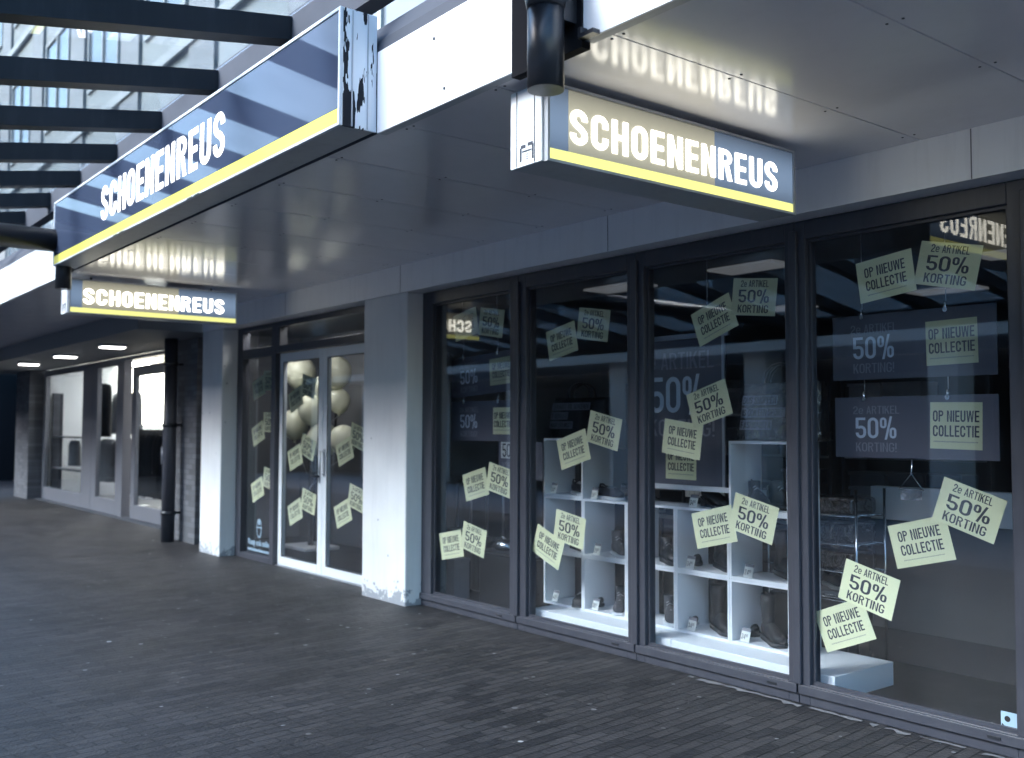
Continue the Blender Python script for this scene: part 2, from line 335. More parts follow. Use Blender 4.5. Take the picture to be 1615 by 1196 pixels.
def streaks(mname, amount, tint):
    m = MT[mname]; t = m.node_tree; b = t.nodes['Principled BSDF']; src = b.inputs['Base Color'].links[0].from_socket
    tc = N(t, 'ShaderNodeTexCoord'); mp = N(t, 'ShaderNodeMapping'); mp.inputs['Scale'].default_value = (5, 5, .55); t.links.new(tc.outputs['Object'], mp.inputs['Vector'])
    n = N(t, 'ShaderNodeTexNoise'); n.inputs['Scale'].default_value = 2.0; n.inputs['Detail'].default_value = 7; n.inputs['Roughness'].default_value = .7; t.links.new(mp.outputs[0], n.inputs['Vector'])
    mr = N(t, 'ShaderNodeMapRange'); mr.inputs['From Min'].default_value = .5; mr.inputs['From Max'].default_value = .8; mr.inputs['To Max'].default_value = amount; t.links.new(n.outputs['Fac'], mr.inputs['Value'])
    mx = N(t, 'ShaderNodeMix', data_type='RGBA'); mx.inputs[7].default_value = (*tint, 1); t.links.new(mr.outputs[0], mx.inputs[0]); t.links.new(src, mx.inputs[6]); t.links.new(mx.outputs[2], b.inputs['Base Color'])
streaks('beam', .2, (.30, .31, .33)); streaks('fascia', .25, (.42, .44, .46)); streaks('plaster', .22, (.36, .38, .40)); streaks('soffit', .1, (.40, .39, .40)); streaks('frame', .5, (.085, .088, .10)); streaks('rafter', .5, (.03, .032, .036)); streaks('sign_case', .4, (.16, .17, .18))

# ------------------------------------------------------------------ mesh helpers
class MB:
    def __init__(s): s.v = []; s.f = []; s.m = []; s.sm = []
    def add(s, vs, fs, mi=0, smooth=False):
        o = len(s.v); s.v += [tuple(p) for p in vs]
        for f in fs: s.f.append([i + o for i in f]); s.m.append(mi); s.sm.append(smooth)
        return s
    def box(s, x0, x1, y0, y1, z0, z1, mi=0):
        vs = [(x, y, z) for z in (z0, z1) for y in (y0, y1) for x in (x0, x1)]
        return s.add(vs, [(0, 2, 3, 1), (4, 5, 7, 6), (0, 1, 5, 4), (2, 6, 7, 3), (0, 4, 6, 2), (1, 3, 7, 5)], mi)
    def poly(s, pts, mi=0): return s.add(pts, [list(range(len(pts)))], mi)
    def prism(s, pts, d, mi=0):
        """pts: planar polygon in 3-D, extruded along vector d"""
        n = len(pts); d = Vector(d); a = [Vector(p) for p in pts]
        vs = a + [p + d for p in a]
        fs = [list(range(n))[::-1], list(range(n, 2 * n))] + [(i, (i + 1) % n, n + (i + 1) % n, n + i) for i in range(n)]
        return s.add(vs, fs, mi)
    def tube(s, path, r, n=10, mi=0, cap=True):
        path = [Vector(p) for p in path]; rs = r if isinstance(r, (list, tuple)) else [r] * len(path)
        rings = []; up = None
        for i, p in enumerate(path):
            t = (path[min(i + 1, len(path) - 1)] - path[max(i - 1, 0)]).normalized()
            if up is None: up = Vector((0, 0, 1)) if abs(t.z) < .9 else Vector((1, 0, 0))
            a = t.cross(up).normalized(); b = a.cross(t).normalized(); up = b
            rings.append([p + (a * math.cos(2 * PI * k / n) + b * math.sin(2 * PI * k / n)) * rs[i] for k in range(n)])
        return s.loft(rings, mi, cap)
    def loft(s, rings, mi=0, cap=True, closed=True):
        n = len(rings[0]); vs = [p for r in rings for p in r]; fs = []
        for i in range(len(rings) - 1):
            for k in range(n if closed else n - 1):
                k2 = (k + 1) % n
                fs.append((i * n + k, i * n + k2, (i + 1) * n + k2, (i + 1) * n + k))
        s.add(vs, fs, mi, True)
        if cap:
            o = len(s.v) - len(vs)
            s.f.append([o + k for k in range(n)][::-1]); s.m.append(mi); s.sm.append(False)
            s.f.append([o + (len(rings) - 1) * n + k for k in range(n)]); s.m.append(mi); s.sm.append(False)
        return s
    def lathe(s, prof, c, n=20, mi=0):
        rings = [[(c[0] + r * math.cos(2 * PI * k / n), c[1] + r * math.sin(2 * PI * k / n), c[2] + z) for k in range(n)] for r, z in prof]
        return s.loft(rings, mi, True)

OFF = {}
def _props(o, label, cat, group, kind):
    if label: o['label'] = label
    if cat: o['category'] = cat
    if group: o['group'] = group
    if kind: o['kind'] = kind

def thing(name, loc, label, cat, group=None, rot=None):
    o = bpy.data.objects.new(name, None); col.objects.link(o); o.location = loc
    o.empty_display_size = .1
    if rot: o.rotation_euler = rot
    OFF[o] = Vector(loc) if not rot else Vector((0, 0, 0))
    _props(o, label, cat, group, None); return o

def obj(name, mb, mats, parent=None, label=None, cat=None, group=None, kind=None, loc=None, bevel=0, seg=2, rot=None):
    """one mesh object. World coordinates unless the parent is rotated (then local)"""
    if not isinstance(mats, (list, tuple)): mats = [mats]
    me = bpy.data.meshes.new(name)
    off = OFF[parent] if parent else Vector(loc or (0, 0, 0))
    me.from_pydata([Vector(p) - off if not rot else Vector(p) for p in mb.v], [], mb.f)
    for k in mats: me.materials.append(MT[k] if isinstance(k, str) else k)
    for p, mi, sm in zip(me.polygons, mb.m, mb.sm): p.material_index = mi; p.use_smooth = sm
    bm = bmesh.new(); bm.from_mesh(me); bmesh.ops.recalc_face_normals(bm, faces=bm.faces); bm.to_mesh(me); bm.free()
    o = bpy.data.objects.new(name, me); col.objects.link(o)
    if parent: o.parent = parent
    else: o.location = off
    if rot: o.rotation_euler = rot
    OFF[o] = Vector(off)
    if bevel:
        b = o.modifiers.new('bevel', 'BEVEL'); b.width = bevel; b.segments = seg; b.limit_method = 'ANGLE'; b.angle_limit = R(40)
    _props(o, label, cat, group, kind); return o

def dup(root, loc, rot=None, label=None, group=None):
    def cp(o, par):
        c = o.copy(); col.objects.link(c); c.parent = par
        for ch in list(kids.get(o, [])): cp(ch, c)
        return c
    kids = {}
    for o in col.objects:
        if o.parent: kids.setdefault(o.parent, []).append(o)
    r = cp(root, None); r.location = loc
    if rot: r.rotation_euler = rot
    if label: r['label'] = label
    if group: r['group'] = group
    return r

# ------------------------------------------------------------------ lettering: a condensed grotesque drawn in code
def arc(cx, cy, rx, ry, a0, a1, n=9):
    return [(cx + rx * math.cos(R(a0 + (a1 - a0) * i / n)), cy + ry * math.sin(R(a0 + (a1 - a0) * i / n))) for i in range(n + 1)]

def stroke(pts, t, closed=False):
    """mitred ribbon along a path -> list of quads"""
    P = [Vector((*p, 0)) for p in pts]; q = [P[0]]
    for p in P[1:]:
        if (p - q[-1]).length > 1e-5: q.append(p)
    P = q; n = len(P); L = []; Rr = []
    for i in range(n):
        a = P[i - 1] if (i > 0 or closed) else None; b = P[(i + 1) % n] if (i < n - 1 or closed) else None
        d1 = (P[i] - a).normalized() if a is not None else None; d2 = (b - P[i]).normalized() if b is not None else None
        d = ((d1 or d2) + (d2 or d1)).normalized()
        nn = Vector((-d.y, d.x, 0)); ref = d1 or d2; n1 = Vector((-ref.y, ref.x, 0)); k = 1 / max(.4, nn.dot(n1))
        L.append(P[i] + nn * t / 2 * k); Rr.append(P[i] - nn * t / 2 * k)
    out = []
    for i in range(n if closed else n - 1):
        j = (i + 1) % n
        out.append([(v.x, v.y) for v in (Rr[i], Rr[j], L[j], L[i])])
    return out

def rc(x0, y0, x1, y1): return [(x0, y0), (x1, y0), (x1, y1), (x0, y1)]

def glyph(c, w, t, h=1.0):
    """returns (polygons, advance width)"""
    hw = t / 2; r = w / 2 - hw; k = min(r, .26)
    cx = w / 2; ti = t * .92
    def ring(x0, y0, x1, y1, tt=t):
        a = tt / 2; rx = (x1 - x0) / 2 - a; ry = min((y1 - y0) / 2 - a, rx * 1.15); mx = (x0 + x1) / 2
        p = arc(mx, y1 - a - ry, rx, ry, 0, 180, 12) + arc(mx, y0 + a + ry, rx, ry, 180, 360, 12)
        return stroke(p, tt, True)
    ry = min(r * 1.1, .3)
    if c in 'O0': return ring(0, 0, w, h), w
    if c == 'C': return stroke([(w - hw, .64)] + arc(cx, 1 - hw - ry, r, ry, 0, 180) + arc(cx, hw + ry, r, ry, 180, 360) + [(w - hw, .36)], t), w
    if c == 'G': return stroke([(w - hw, .68)] + arc(cx, 1 - hw - ry, r, ry, 0, 180) + arc(cx, hw + ry, r, ry, 180, 360) + [(w - hw, .50)], t) + [rc(cx, .50 - ti, w - t, .50)], w
    if c == 'S':
        top = [(w - hw, .70)] + arc(cx, 1 - hw - ry, r, ry, 0, 180)
        y1 = top[-1][1]; y1 = min(y1, .74); mid = [(hw, .72), (hw * 1.2, .64), (w * .36, .545), (w * .64, .455), (w - hw * 1.2, .36), (w - hw, .28)]
        bot = arc(cx, hw + ry, r, ry, 0, -180) + [(hw, .30)]
        return stroke(top[:-1] + [(hw, max(y1, .72))] + mid[1:-1] + bot, t), w
    if c == 'H': return [rc(0, 0, t, 1), rc(w - t, 0, w, 1), rc(t, .5 - ti / 2, w - t, .5 + ti / 2)], w
    if c == 'E': w2 = w * .88; return [rc(0, 0, t, 1), rc(t, 1 - ti, w2, 1), rc(t, 0, w2, ti), rc(t, .5 - ti / 2, w2 * .93, .5 + ti / 2)], w2
    if c == 'F': w2 = w * .85; return [rc(0, 0, t, 1), rc(t, 1 - ti, w2, 1), rc(t, .5 - ti / 2, w2 * .93, .5 + ti / 2)], w2
    if c == 'L': w2 = w * .84; return [rc(0, 0, t, 1), rc(t, 0, w2, ti)], w2
    if c == 'T': w2 = w * .95; return [rc(0, 1 - ti, w2, 1), rc(w2 / 2 - hw, 0, w2 / 2 + hw, 1 - ti)], w2
    if c == 'I': return [rc(0, 0, t, 1)], t
    if c == '!': return [rc(0, .3, t, 1), rc(0, 0, t, t)], t
    if c == '.': return [rc(0, 0, t, t)], t
    if c == '-': return [rc(0, .4, w * .6, .4 + t)], w * .6
    if c == 'N': d = t * 1.25; return [rc(0, 0, t, 1), rc(w - t, 0, w, 1), [(t, 1 - d - .05), (w - t, 0), (w - t, d + .05), (t, 1)]], w
    if c == 'M':
        w2 = w * 1.25; return [rc(0, 0, t, 1), rc(w2 - t, 0, w2, 1), [(t, .6), (w2 / 2, .05), (w2 / 2, .45), (t, 1)], [(w2 / 2, .05), (w2 - t, .6), (w2 - t, 1), (w2 / 2, .45)]], w2
    if c in 'RPB':
        yb = .48; rr = (1 - yb) / 2 - ti / 2
        p = stroke([(t, 1 - ti / 2), (w - hw - rr, 1 - ti / 2)] + arc(w - hw - rr, 1 - ti / 2 - rr, rr, rr, 90, -90) + [(t, 1 - ti / 2 - 2 * rr)], ti)
        out = [rc(0, 0, t, 1)] + p; y = 1 - ti - 2 * rr
        if c == 'R': out += [[(w * .46 - .0, y), (w - t, 0), (w, 0), (w * .46 + t * .95, y)]]
        if c == 'B': out += stroke([(w - hw - .1, y), (w - hw, y * .7), (w - hw, .2), (w - hw - .12, ti / 2), (t, ti / 2)], ti)
        return out, w
    if c == 'D': return [rc(0, 0, t, 1)] + stroke([(t, 1 - ti / 2)] + arc(w - hw - .2, 1 - ti / 2 - .22, .2, .22, 90, 0) + arc(w - hw - .2, ti / 2 + .22, .2, .22, 0, -90) + [(t, ti / 2)], ti), w
    if c == 'U': return stroke([(hw, 1)] + arc(cx, hw + ry, r, ry, 180, 360) + [(w - hw, 1)], t), w
    if c == 'J': return stroke([(w - hw, 1)] + arc(cx, hw + ry, r, ry, 0, -180) + [(hw, .3)], t), w
    if c == 'A':
        tx = t * .98; ys = .22; f = lambda y: (w / 2) * (y / 1.0) * (1 - tx / w)
        out = [[(0, 0), (tx, 0), (w / 2, 1 - tx * 2.0), (w / 2, 1), (w / 2 - tx / 2, 1)], [(w, 0), (w / 2 + tx / 2, 1), (w / 2, 1), (w / 2, 1 - tx * 2.0), (w - tx, 0)]]
        s = (w / 2 - tx) / (1 - tx * 2.0)
        out += [[(tx + s * ys, ys), (w - tx - s * ys, ys), (w - tx - s * (ys + ti), ys + ti), (tx + s * (ys + ti), ys + ti)]]
        return out, w
    if c == 'V': tx = t; return [[(0, 1), (w / 2 - tx / 2, 0), (w / 2, 0), (w / 2, tx * 2), (tx, 1)], [(w, 1), (w - tx, 1), (w / 2, tx * 2), (w / 2, 0), (w / 2 + tx / 2, 0)]], w
    if c == 'W':
        W = w * 1.45; q = W / 4; tx = t * .9
        o = []
        for b in (0, W / 2):
            o += [[(b, 1), (b + q - tx / 2, 0), (b + q, 0), (b + q, tx * 2.4), (b + tx, 1)] if b == 0 else [(b, 1), (b, 1 - tx * 2.4), (b + q - tx / 2, 0), (b + q, 0), (b + q, tx * 2.4), (b + tx / 2, 1)],
                  [(b + q, tx * 2.4), (b + q, 0), (b + q + tx / 2, 0), (b + 2 * q, 1 - tx * 2.4), (b + 2 * q, 1), (b + 2 * q - tx / 2, 1)] if b == 0 else [(b + q, tx * 2.4), (b + q, 0), (b + q + tx / 2, 0), (W, 1), (W - tx, 1)]]
        return o, W
    if c == 'K': return [rc(0, 0, t, 1), [(t, .34), (t, .34 + t * 1.5), (w - t * 1.05, 1), (w, 1)], [(t + (w - t) * .18, .34 + .66 * .18), (t + (w - t) * .45, .34 + .66 * .45), (w + .02, 0), (w - t * 1.1, 0)]], w
    if c == '5': return [rc(0, 1 - ti, w * .93, 1), rc(0, .47, t, 1 - ti)] + stroke([(t, .57)] + arc(cx, .61 - hw - ry * .9, r, ry * .9, 115, 0, 7) + arc(cx, hw + ry, r, ry, 0, -180) + [(hw, .27)], t), w
    if c == '2': return stroke([(hw, .68)] + arc(cx, 1 - hw - ry, r, ry, 180, 0) + [(w - hw, .66), (w - hw * 1.5, .56), (hw * 1.35, .22), (hw, ti)], t) + [rc(0, 0, w, ti)], w
    if c == '3': return stroke([(hw, .72)] + arc(cx, 1 - hw - ry, r, ry, 180, 0) + [(w - hw, .64), (w - hw * 1.6, .53), (w * .4, .515)], t) + stroke([(w - hw * 1.9, .46), (w - hw, .38)] + arc(cx, hw + ry, r, ry, 0, -180) + [(hw, .28)], t), w
    if c == '4': return [rc(w * .58, 0, w * .58 + t, 1), [(0, .22), (w * .58, .22), (w * .58, .22 + ti), (t * .9, .22 + ti), (w * .58, .82), (w * .58, 1), (0, .3)], rc(w * .58 + t, .22, w, .22 + ti)], w
    if c == '9': return ring(0, .38, w, 1) + stroke([(w - hw, .42)] + arc(cx, hw + ry, r, ry, 0, -170), t), w
    if c == '6': return ring(0, 0, w, .62) + stroke([(hw, .55)] + arc(cx, 1 - hw - ry, r, ry, 180, 10), t), w
    if c == '7': return [rc(0, 1 - ti, w, 1), [(w * .2, 0), (w * .2 + t, 0), (w, 1 - ti), (w - t, 1 - ti)]], w
    if c == '%':
        W = w * 1.5; s = t * .78; rw = w * .62
        return ring(0, .48, rw, 1, s) + ring(W - rw, 0, W, .52, s) + [[(W * .28, -.06), (W * .28 + s, -.06), (W * .76, 1.05), (W * .76 - s, 1.05)]], W
    if c == 'e':
        x = .74; p = stroke([(w - hw, .38)] + arc(cx, x - hw - ry * .9, r, ry * .9, 0, 180) + arc(cx, hw + ry * .9, r, ry * .9, 180, 345), t * .9)
        return p + [rc(t, .32, w - hw * .6, .32 + t * .75)], w
    return [], w * .55

def text_polys(s, height, x0=0, y0=0, w=.5, t=.13, gap=.09, width=None, align='l'):
    """polygons of a line of text, scaled to cap height (and to a total width when given)"""
    out = []; x = 0
    for ch in s:
        if ch == ' ': x += w * .55; continue
        g, a = glyph(ch, w, t)
        out += [[(px + x, py) for px, py in q] for q in g]; x += a + gap
    tot = x - gap; sy = height; sx = (width / tot) if width else height
    sh = {'l': 0, 'c': -tot * sx / 2, 'r': -tot * sx}[align]
    return [[(px * sx + x0 + sh, py * sy + y0) for px, py in q] for q in out]

def put(mb, polys, fn, mi=0):
    for q in polys: mb.poly([fn(a, b) for a, b in q], mi)
    return mb

# ================================================================== SETTING
ZS, ZB, YB, YF = 2.897, 2.657, -.2065, -2.328          # soffit, lintel underside, lintel front, canopy edge
g = MB(); g.box(-70, 40, -60, 40, -.3, 0)
obj('pavement', g, 'paving', kind='structure')
# pale paving strip added out of view to bounce light onto the soffit
g = MB(); g.box(-40, 30, -10.2, -6.0, 0, .004); obj('bounce_strip', g, 'bouncestone', kind='structure')
# sandy joint that has worked loose along the shop front
g = MB(); r_ = random.Random(3); xs = [2.2 + i * .045 for i in range(64)]
top = [(x, -.075 - abs(r_.gauss(0, .010)), .004) for x in xs]; bot = [(x, -.095 - abs(r_.gauss(.012, .016)), .004) for x in xs]
for i in range(63):
    if r_.random() < .8: g.poly([top[i], top[i + 1], bot[i + 1], bot[i]])
obj('loose_sand', g, 'grit', kind='structure')

# ------------------------------------------------------------------ the shoe shop
shop = thing('shoe_shop', (0, 0, 0), 'pale plastered shoe shop front with dark framed windows under the canopy', 'shop')
g = MB(); g.box(-5.49, 6.4, YB, .02, ZB, 3.08); obj('lintel', g, 'beam', shop)
for x in (-3.2, -.95, 1.62, 4.05): g = MB(); g.box(x, x + .006, YB - .0012, YB - .0004, ZB + .001, ZS - .002); obj('lintel_joint', g, 'frame_lo', shop)
g = MB(); g.box(-1.563, -.835, YB, .03, -.05, ZB - .002); obj('pillar', g, 'plaster', shop, bevel=.012, label='broad white plaster pillar flaking at its foot, between doors and windows')
g = MB(); g.box(-5.487, -4.866, YB, .06, -.05, ZB - .002); obj('pillar', g, 'plaster', shop, bevel=.012, label='narrow white plaster pillar at the far end of the shop front')
g = MB(); g.box(-1.52, -.70, .051, .125, 0, ZB); obj('inner_pilaster', g, 'partition', shop)
# room behind the glass
g = MB(); g.box(-6.2, 6.4, .07, 8.0, -.05, .012); obj('shop_floor', g, 'intfloor', shop)
g = MB(); g.box(-6.2, 6.4, .07, 8.0, 2.72, 2.80); obj('shop_ceiling', g, 'intceil', shop)
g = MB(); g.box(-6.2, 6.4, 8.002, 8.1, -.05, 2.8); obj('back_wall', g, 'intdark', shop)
g = MB(); g.box(-6.3, -6.202, .07, 8.0, -.05, 2.8); obj('side_wall', g, 'intwall', shop)
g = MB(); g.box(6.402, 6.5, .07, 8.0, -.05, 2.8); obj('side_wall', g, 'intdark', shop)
g = MB(); g.box(-1.50, -1.42, .13, 3.2, .014, 2.718); obj('partition_wall', g, 'intwall', shop)
g = MB(); g.box(-6.19, -3.9, 1.45, 1.53, .014, 2.718); obj('partition_wall', g, 'intwall', shop, label='plain grey wall standing behind the narrow side light')
g = MB(); g.box(2.64, 5.8, 1.2, 1.28, .22, .914); obj('display_back', g, 'partition', shop)
g = MB(); g.box(2.64, 5.8, 1.19, 1.28, .916, 1.125); obj('display_back_cap', g, 'white', shop)
g = MB(); g.box(2.62, 5.8, 1.205, 1.28, .014, .218); obj('skirting', g, 'intdark', shop)
for x_, y_ in ((-4.6, .24), (-2.9, .24)):
    g = MB(); g.box(x_ - .35, x_ + .35, y_ - .1, y_ + .1, 2.70, 2.718); obj('ceiling_lamp', g, 'lamp', shop)
for x_, y_ in ((.2, 1.3), (1.6, 1.3), (3.2, 2.2), (.2, 3.6), (1.9, 3.6)):
    g = MB(); g.box(x_ - .3, x_ + .3, y_ - .15, y_ + .15, 2.70, 2.718); obj('ceiling_lamp', g, 'lampdim', shop)

def frame_ring(mb, x0, x1, z0, z1, y0, y1, wl, wr, wb, wt, mi=0):
    mb.box(x0, x0 + wl, y0, y1, z0, z1, mi); mb.box(x1 - wr, x1, y0, y1, z0, z1, mi)
    mb.box(x0 + wl, x1 - wr, y0, y1, z0, z0 + wb, mi); mb.box(x0 + wl, x1 - wr, y0, y1, z1 - wt, z1, mi)

def pane(parent, x0, x1, z0, z1, y=0.0, mat='glass', name='glass_pane'):
    m = MB(); m.box(x0, x1, y, y + .006, z0, z1); return obj(name, m, mat, parent)

def shop_window(x0, x1, gx0, gx1, gz0=.11, gz1=2.55, label=None):
    m = MB()
    frame_ring(m, x0, x1, .0, ZB - .003, -.05, .05, gx0 - x0, x1 - gx1, gz0, ZB - .003 - gz1)
    b = .018                                              # glazing bead, set back
    fr = obj('shop_window', m, 'frame', shop, label=label, bevel=.004)
    m = MB(); frame_ring(m, gx0 - .002, gx1 + .002, gz0 - .002, gz1 + .002, -.022, -.004, b, b, b, b); obj('glazing_bead', m, 'frame', fr)
    # drip sill and drain slot on the bottom rail
    m = MB(); m.box(x0 + .004, x1 - .004, -.068, -.051, .055, .104); obj('sill_rail', m, 'frame', fr, bevel=.003)
    m = MB(); m.box(gx1 - .13, gx1 - .07, -.074, -.0682, .073, .085); obj('drain_slot', m, 'steel', fr)
    pane(fr, gx0, gx1, gz0, gz1)
    return fr

edges = [(-.83, .480, -.682, .385), (.484, 1.716, .579, 1.641), (1.720, 2.958, 1.794, 2.893), (2.962, 4.225, 3.030, 4.135), (4.229, 5.45, 4.30, 5.36)]
for i, e in enumerate(edges): shop_window(*e)
g = MB(); g.box(5.455, 6.4, YB + .002, .03, -.05, ZB - .002); obj('pillar', g, 'plaster', shop, bevel=.012)
# mullion cover caps, proud of the frames
for x in (.4815, 1.718, 2.960, 4.227):
    m = MB(); m.box(x - .024, x + .024, -.072, -.0502, .106, 2.60); obj('mullion_cap', m, 'frame', shop, bevel=.004)

# entrance: side light, double doors, transoms
m = MB(); frame_ring(m, -4.862, -3.826, .0, ZB - .003, -.02, .07, .15, .10, .06, .05); m.box(-4.712, -3.926, -.018, .068, 2.292, 2.398)
sl = obj('side_light', m, 'frame', shop, bevel=.004)
pane(sl, -4.712, -3.926, .06, 2.292, .02); pane(sl, -4.712, -3.926, 2.398, 2.60, .02)
m = MB(); m.box(-3.822, -1.57, -.02, .07, 2.312, 2.39); m.box(-3.822, -1.57, -.02, .07, 2.597, ZB - .003); m.box(-3.822, -3.72, -.02, .07, 2.39, 2.597)
to = obj('transom_light', m, 'frame', shop, bevel=.004); pane(to, -3.72, -1.57, 2.39, 2.597, .02)
def door(x0, x1, flip):
    m = MB(); frame_ring(m, x0, x1, .008, 2.305, .03, .075, .095, .095, .10, .095)
    d = obj('door_leaf', m, 'whiteframe', shop, bevel=.006)
    pane(d, x0 + .095, x1 - .095, .108, 2.21, .05)
    m = MB(); frame_ring(m, x0 + .093, x1 - .093, .106, 2.212, .026, .0298, .012, .012, .012, .012); obj('gasket', m, 'steel', d)
    hx = x1 - .045 if not flip else x0 + .045
    if not flip:
        m = MB(); m.tube([(hx, .03, 1.0), (hx, -.005, 1.0), (hx - .12, -.005, 1.0)], .010, 8); obj('handle', m, 'steel', d)
        m = MB(); m.box(hx - .018, hx + .018, .022, .0298, .93, 1.10); obj('lock_plate', m, 'alu', d)
    else:
        m = MB(); m.tube([(hx, .03, 1.26), (hx, -.02, 1.26), (hx, -.02, 1.03), (hx, .03, 1.03)], .009, 8); obj('pull_handle', m, 'alu', d)
        m = MB(); m.box(hx - .016, hx + .016, .022, .0298, 1.01, 1.28); obj('lock_plate', m, 'alu', d)
    return d
door(-3.815, -2.798, False); door(-2.792, -1.775, True)
m = MB(); m.box(-1.771, -1.565, -.02, .07, 0, 2.31); obj('door_post', m, 'frame', shop)
m = MB(); m.box(-3.82, -1.77, .0, .10, .001, .0075); obj('threshold', m, 'alu', shop)

# storeys above, seen through the glass roof
up = thing('upper_facade', (-20, .3, 3.1), 'pale storeys of the building rising above the canopy, behind the glass roof', 'building')
m = MB(); m.box(-34, 9, .30, .6, 3.09, 14); obj('wall', m, 'upper', up)
for k in range(13):
    x = -33 + k * 3.2
    m = MB(); m.box(x, x + .95, .24, .299, 3.2, 14); obj('cladding_strip', m, 'upperpanel', up)
    for z in (4.3, 7.6, 10.9):
        m = MB(); frame_ring(m, x + 1.15, x + 3.0, z, z + 1.9, .25, .299, .07, .07, .07, .07); m.box(x + 2.03, x + 2.10, .252, .297, z + .07, z + 1.83)
        f = obj('window', m, 'upperframe', up)
        m = MB(); m.box(x + 1.22, x + 2.93, .285, .295, z + .07, z + 1.83); obj('window_glass', m, 'winglass', f)
for z in (3.95, 6.9, 10.2):
    m = MB(); m.box(-34, 9, .20, .238, z, z + .16); obj('string_course', m, 'upperframe', up)

# ------------------------------------------------------------------ canopy over the pavement
can = thing('canopy', (0, -1.2, ZS), 'white panelled canopy along the shop front with a glossy soffit', 'canopy')
joints = [-.32 + .688 * k for k in range(-26, 10)]
m = MB(); gp = .004
for a, b in zip(joints[:-1], joints[1:]):
    m.box(a + gp, b - gp, YF + .012, YB - .004, ZS, ZS + .02)
obj('soffit', m, 'soffit', can)
m = MB(); m.box(joints[0], joints[-1], YF + .02, YB - .004, ZS + .021, 3.07); obj('canopy_deck', m, 'steel', can)
m = MB()
for a in joints[18:]:
    for y in (-2.25, -1.6, -.95, -.32):
        for d in (-.03, .03): m.prism([(a + d + .006 * math.cos(q * PI / 3), y + .006 * math.sin(q * PI / 3), ZS - .0002) for q in range(6)], (0, 0, -.002))
obj('soffit_screws', m, 'gutter', can, kind='stuff')
def fascia(x0, x1):
    m = MB(); m.box(x0, x1, YF, YF + .010, ZS - .004, 3.285)
    f = obj('fascia_panel', m, 'fascia', can)
    m = MB(); rr = random.Random(int(x0 * 10))
    n = max(1, int((x1 - x0) / .55))
    for k in range(n):
        for z in (ZS + .06, 3.2):
            cx = x0 + (k + .5) * (x1 - x0) / n + rr.uniform(-.05, .05); r0 = .0075
            m.prism([(cx + r0 * math.cos(a * PI / 4), YF - .001, z + r0 * math.sin(a * PI / 4)) for a in range(8)], (0, -.003, 0))
    obj('rivets', m, 'gutter', f)
    m = MB(); m.box(x0, x1, YF + .0105, YF + .05, ZS - .004, ZS + .0); obj('edge_trim', m, 'sign_case', f)
fascia(2.262, 3.303); fascia(3.712, 7.0)
for k in range(4): fascia(-3.16 - 3.6 * (k + 1), -3.16 - 3.6 * k - .006)
m = MB(); m.box(3.305, 3.71, YF - .008, YF + .035, ZS - .03, 3.285); obj('joint_cover', m, 'matte', can)
m = MB(); m.box(-3.155, 2.256, YF + .004, YF + .014, ZS, 3.285); obj('fascia_panel', m, 'gutter', can, label='plain grey edge panel behind the long sign')
m = MB(); m.prism([(-18, YF + .01, 3.29), (-18, YF + .03, 3.36), (-18, -2.16, 3.53), (-18, -2.12, 3.53), (-18, -2.12, 3.29)], (25, 0, 0)); obj('gutter', m, 'gutter', can)
m = MB(); m.box(3.72, 3.80, YF - .035, YF - .002, ZS - .01, ZS + .006); m.box(3.72, 3.735, YF - .035, YF - .002, ZS + .006, ZS + .03); obj('bracket', m, 'steel', can)
# lower ceiling and edge beam in front of the neighbouring shop
m = MB(); m.box(-18, -5.6, -.95, .4, 2.66, 2.89); obj('bulkhead', m, 'intwall', can)

# ------------------------------------------------------------------ glass roof over the passage
rf = thing('glass_roof', (0, -4.6, 3.4), 'sloping glass roof on dark rafters above the shopping passage', 'roof')
SL = .163
def zr(y): return 3.785 + SL * (y + 2.2)
y0, y1 = -2.16, -7.6
k = 0
xr = 3.4 + .03
xs_r = []
x = .973 - .07 + 1.13 * 6
while x > -24: xs_r.append(x); x -= 1.13
for x in xs_r:
    m = MB(); m.prism([(x - .07, y0, zr(y0)), (x - .07, y1, zr(y1)), (x - .07, y1, zr(y1) + .14), (x - .07, y0, zr(y0) + .14)], (.14, 0, 0))
    obj('rafter', m, 'rafter', rf)
for a, b in zip(xs_r[:-1], xs_r[1:]):
    for ya_, yb_ in ((y0, -4.85), (-4.87, y1)):
        m = MB(); m.prism([(b + .02, ya_, zr(ya_) + .144), (a - .02, ya_, zr(ya_) + .144), (a - .02, yb_, zr(yb_) + .144), (b + .02, yb_, zr(yb_) + .144)], (0, 0, .01))
        obj('roof_pane', m, 'roofglass', rf)
m = MB(); m.box(-24, 8, -2.155, -2.05, 3.72, 3.96); obj('wall_plate', m, 'gutter', rf)
m = MB(); m.box(-24, 8, -7.75, -7.6, zr(y1) - .06, zr(y1) + .2); obj('eaves_beam', m, 'rafter', rf)
for x in xs_r[::2]:
    m = MB(); m.box(x - .04, x + .04, -2.15, -2.07, 3.53, 3.72); obj('post', m, 'gutter', rf)

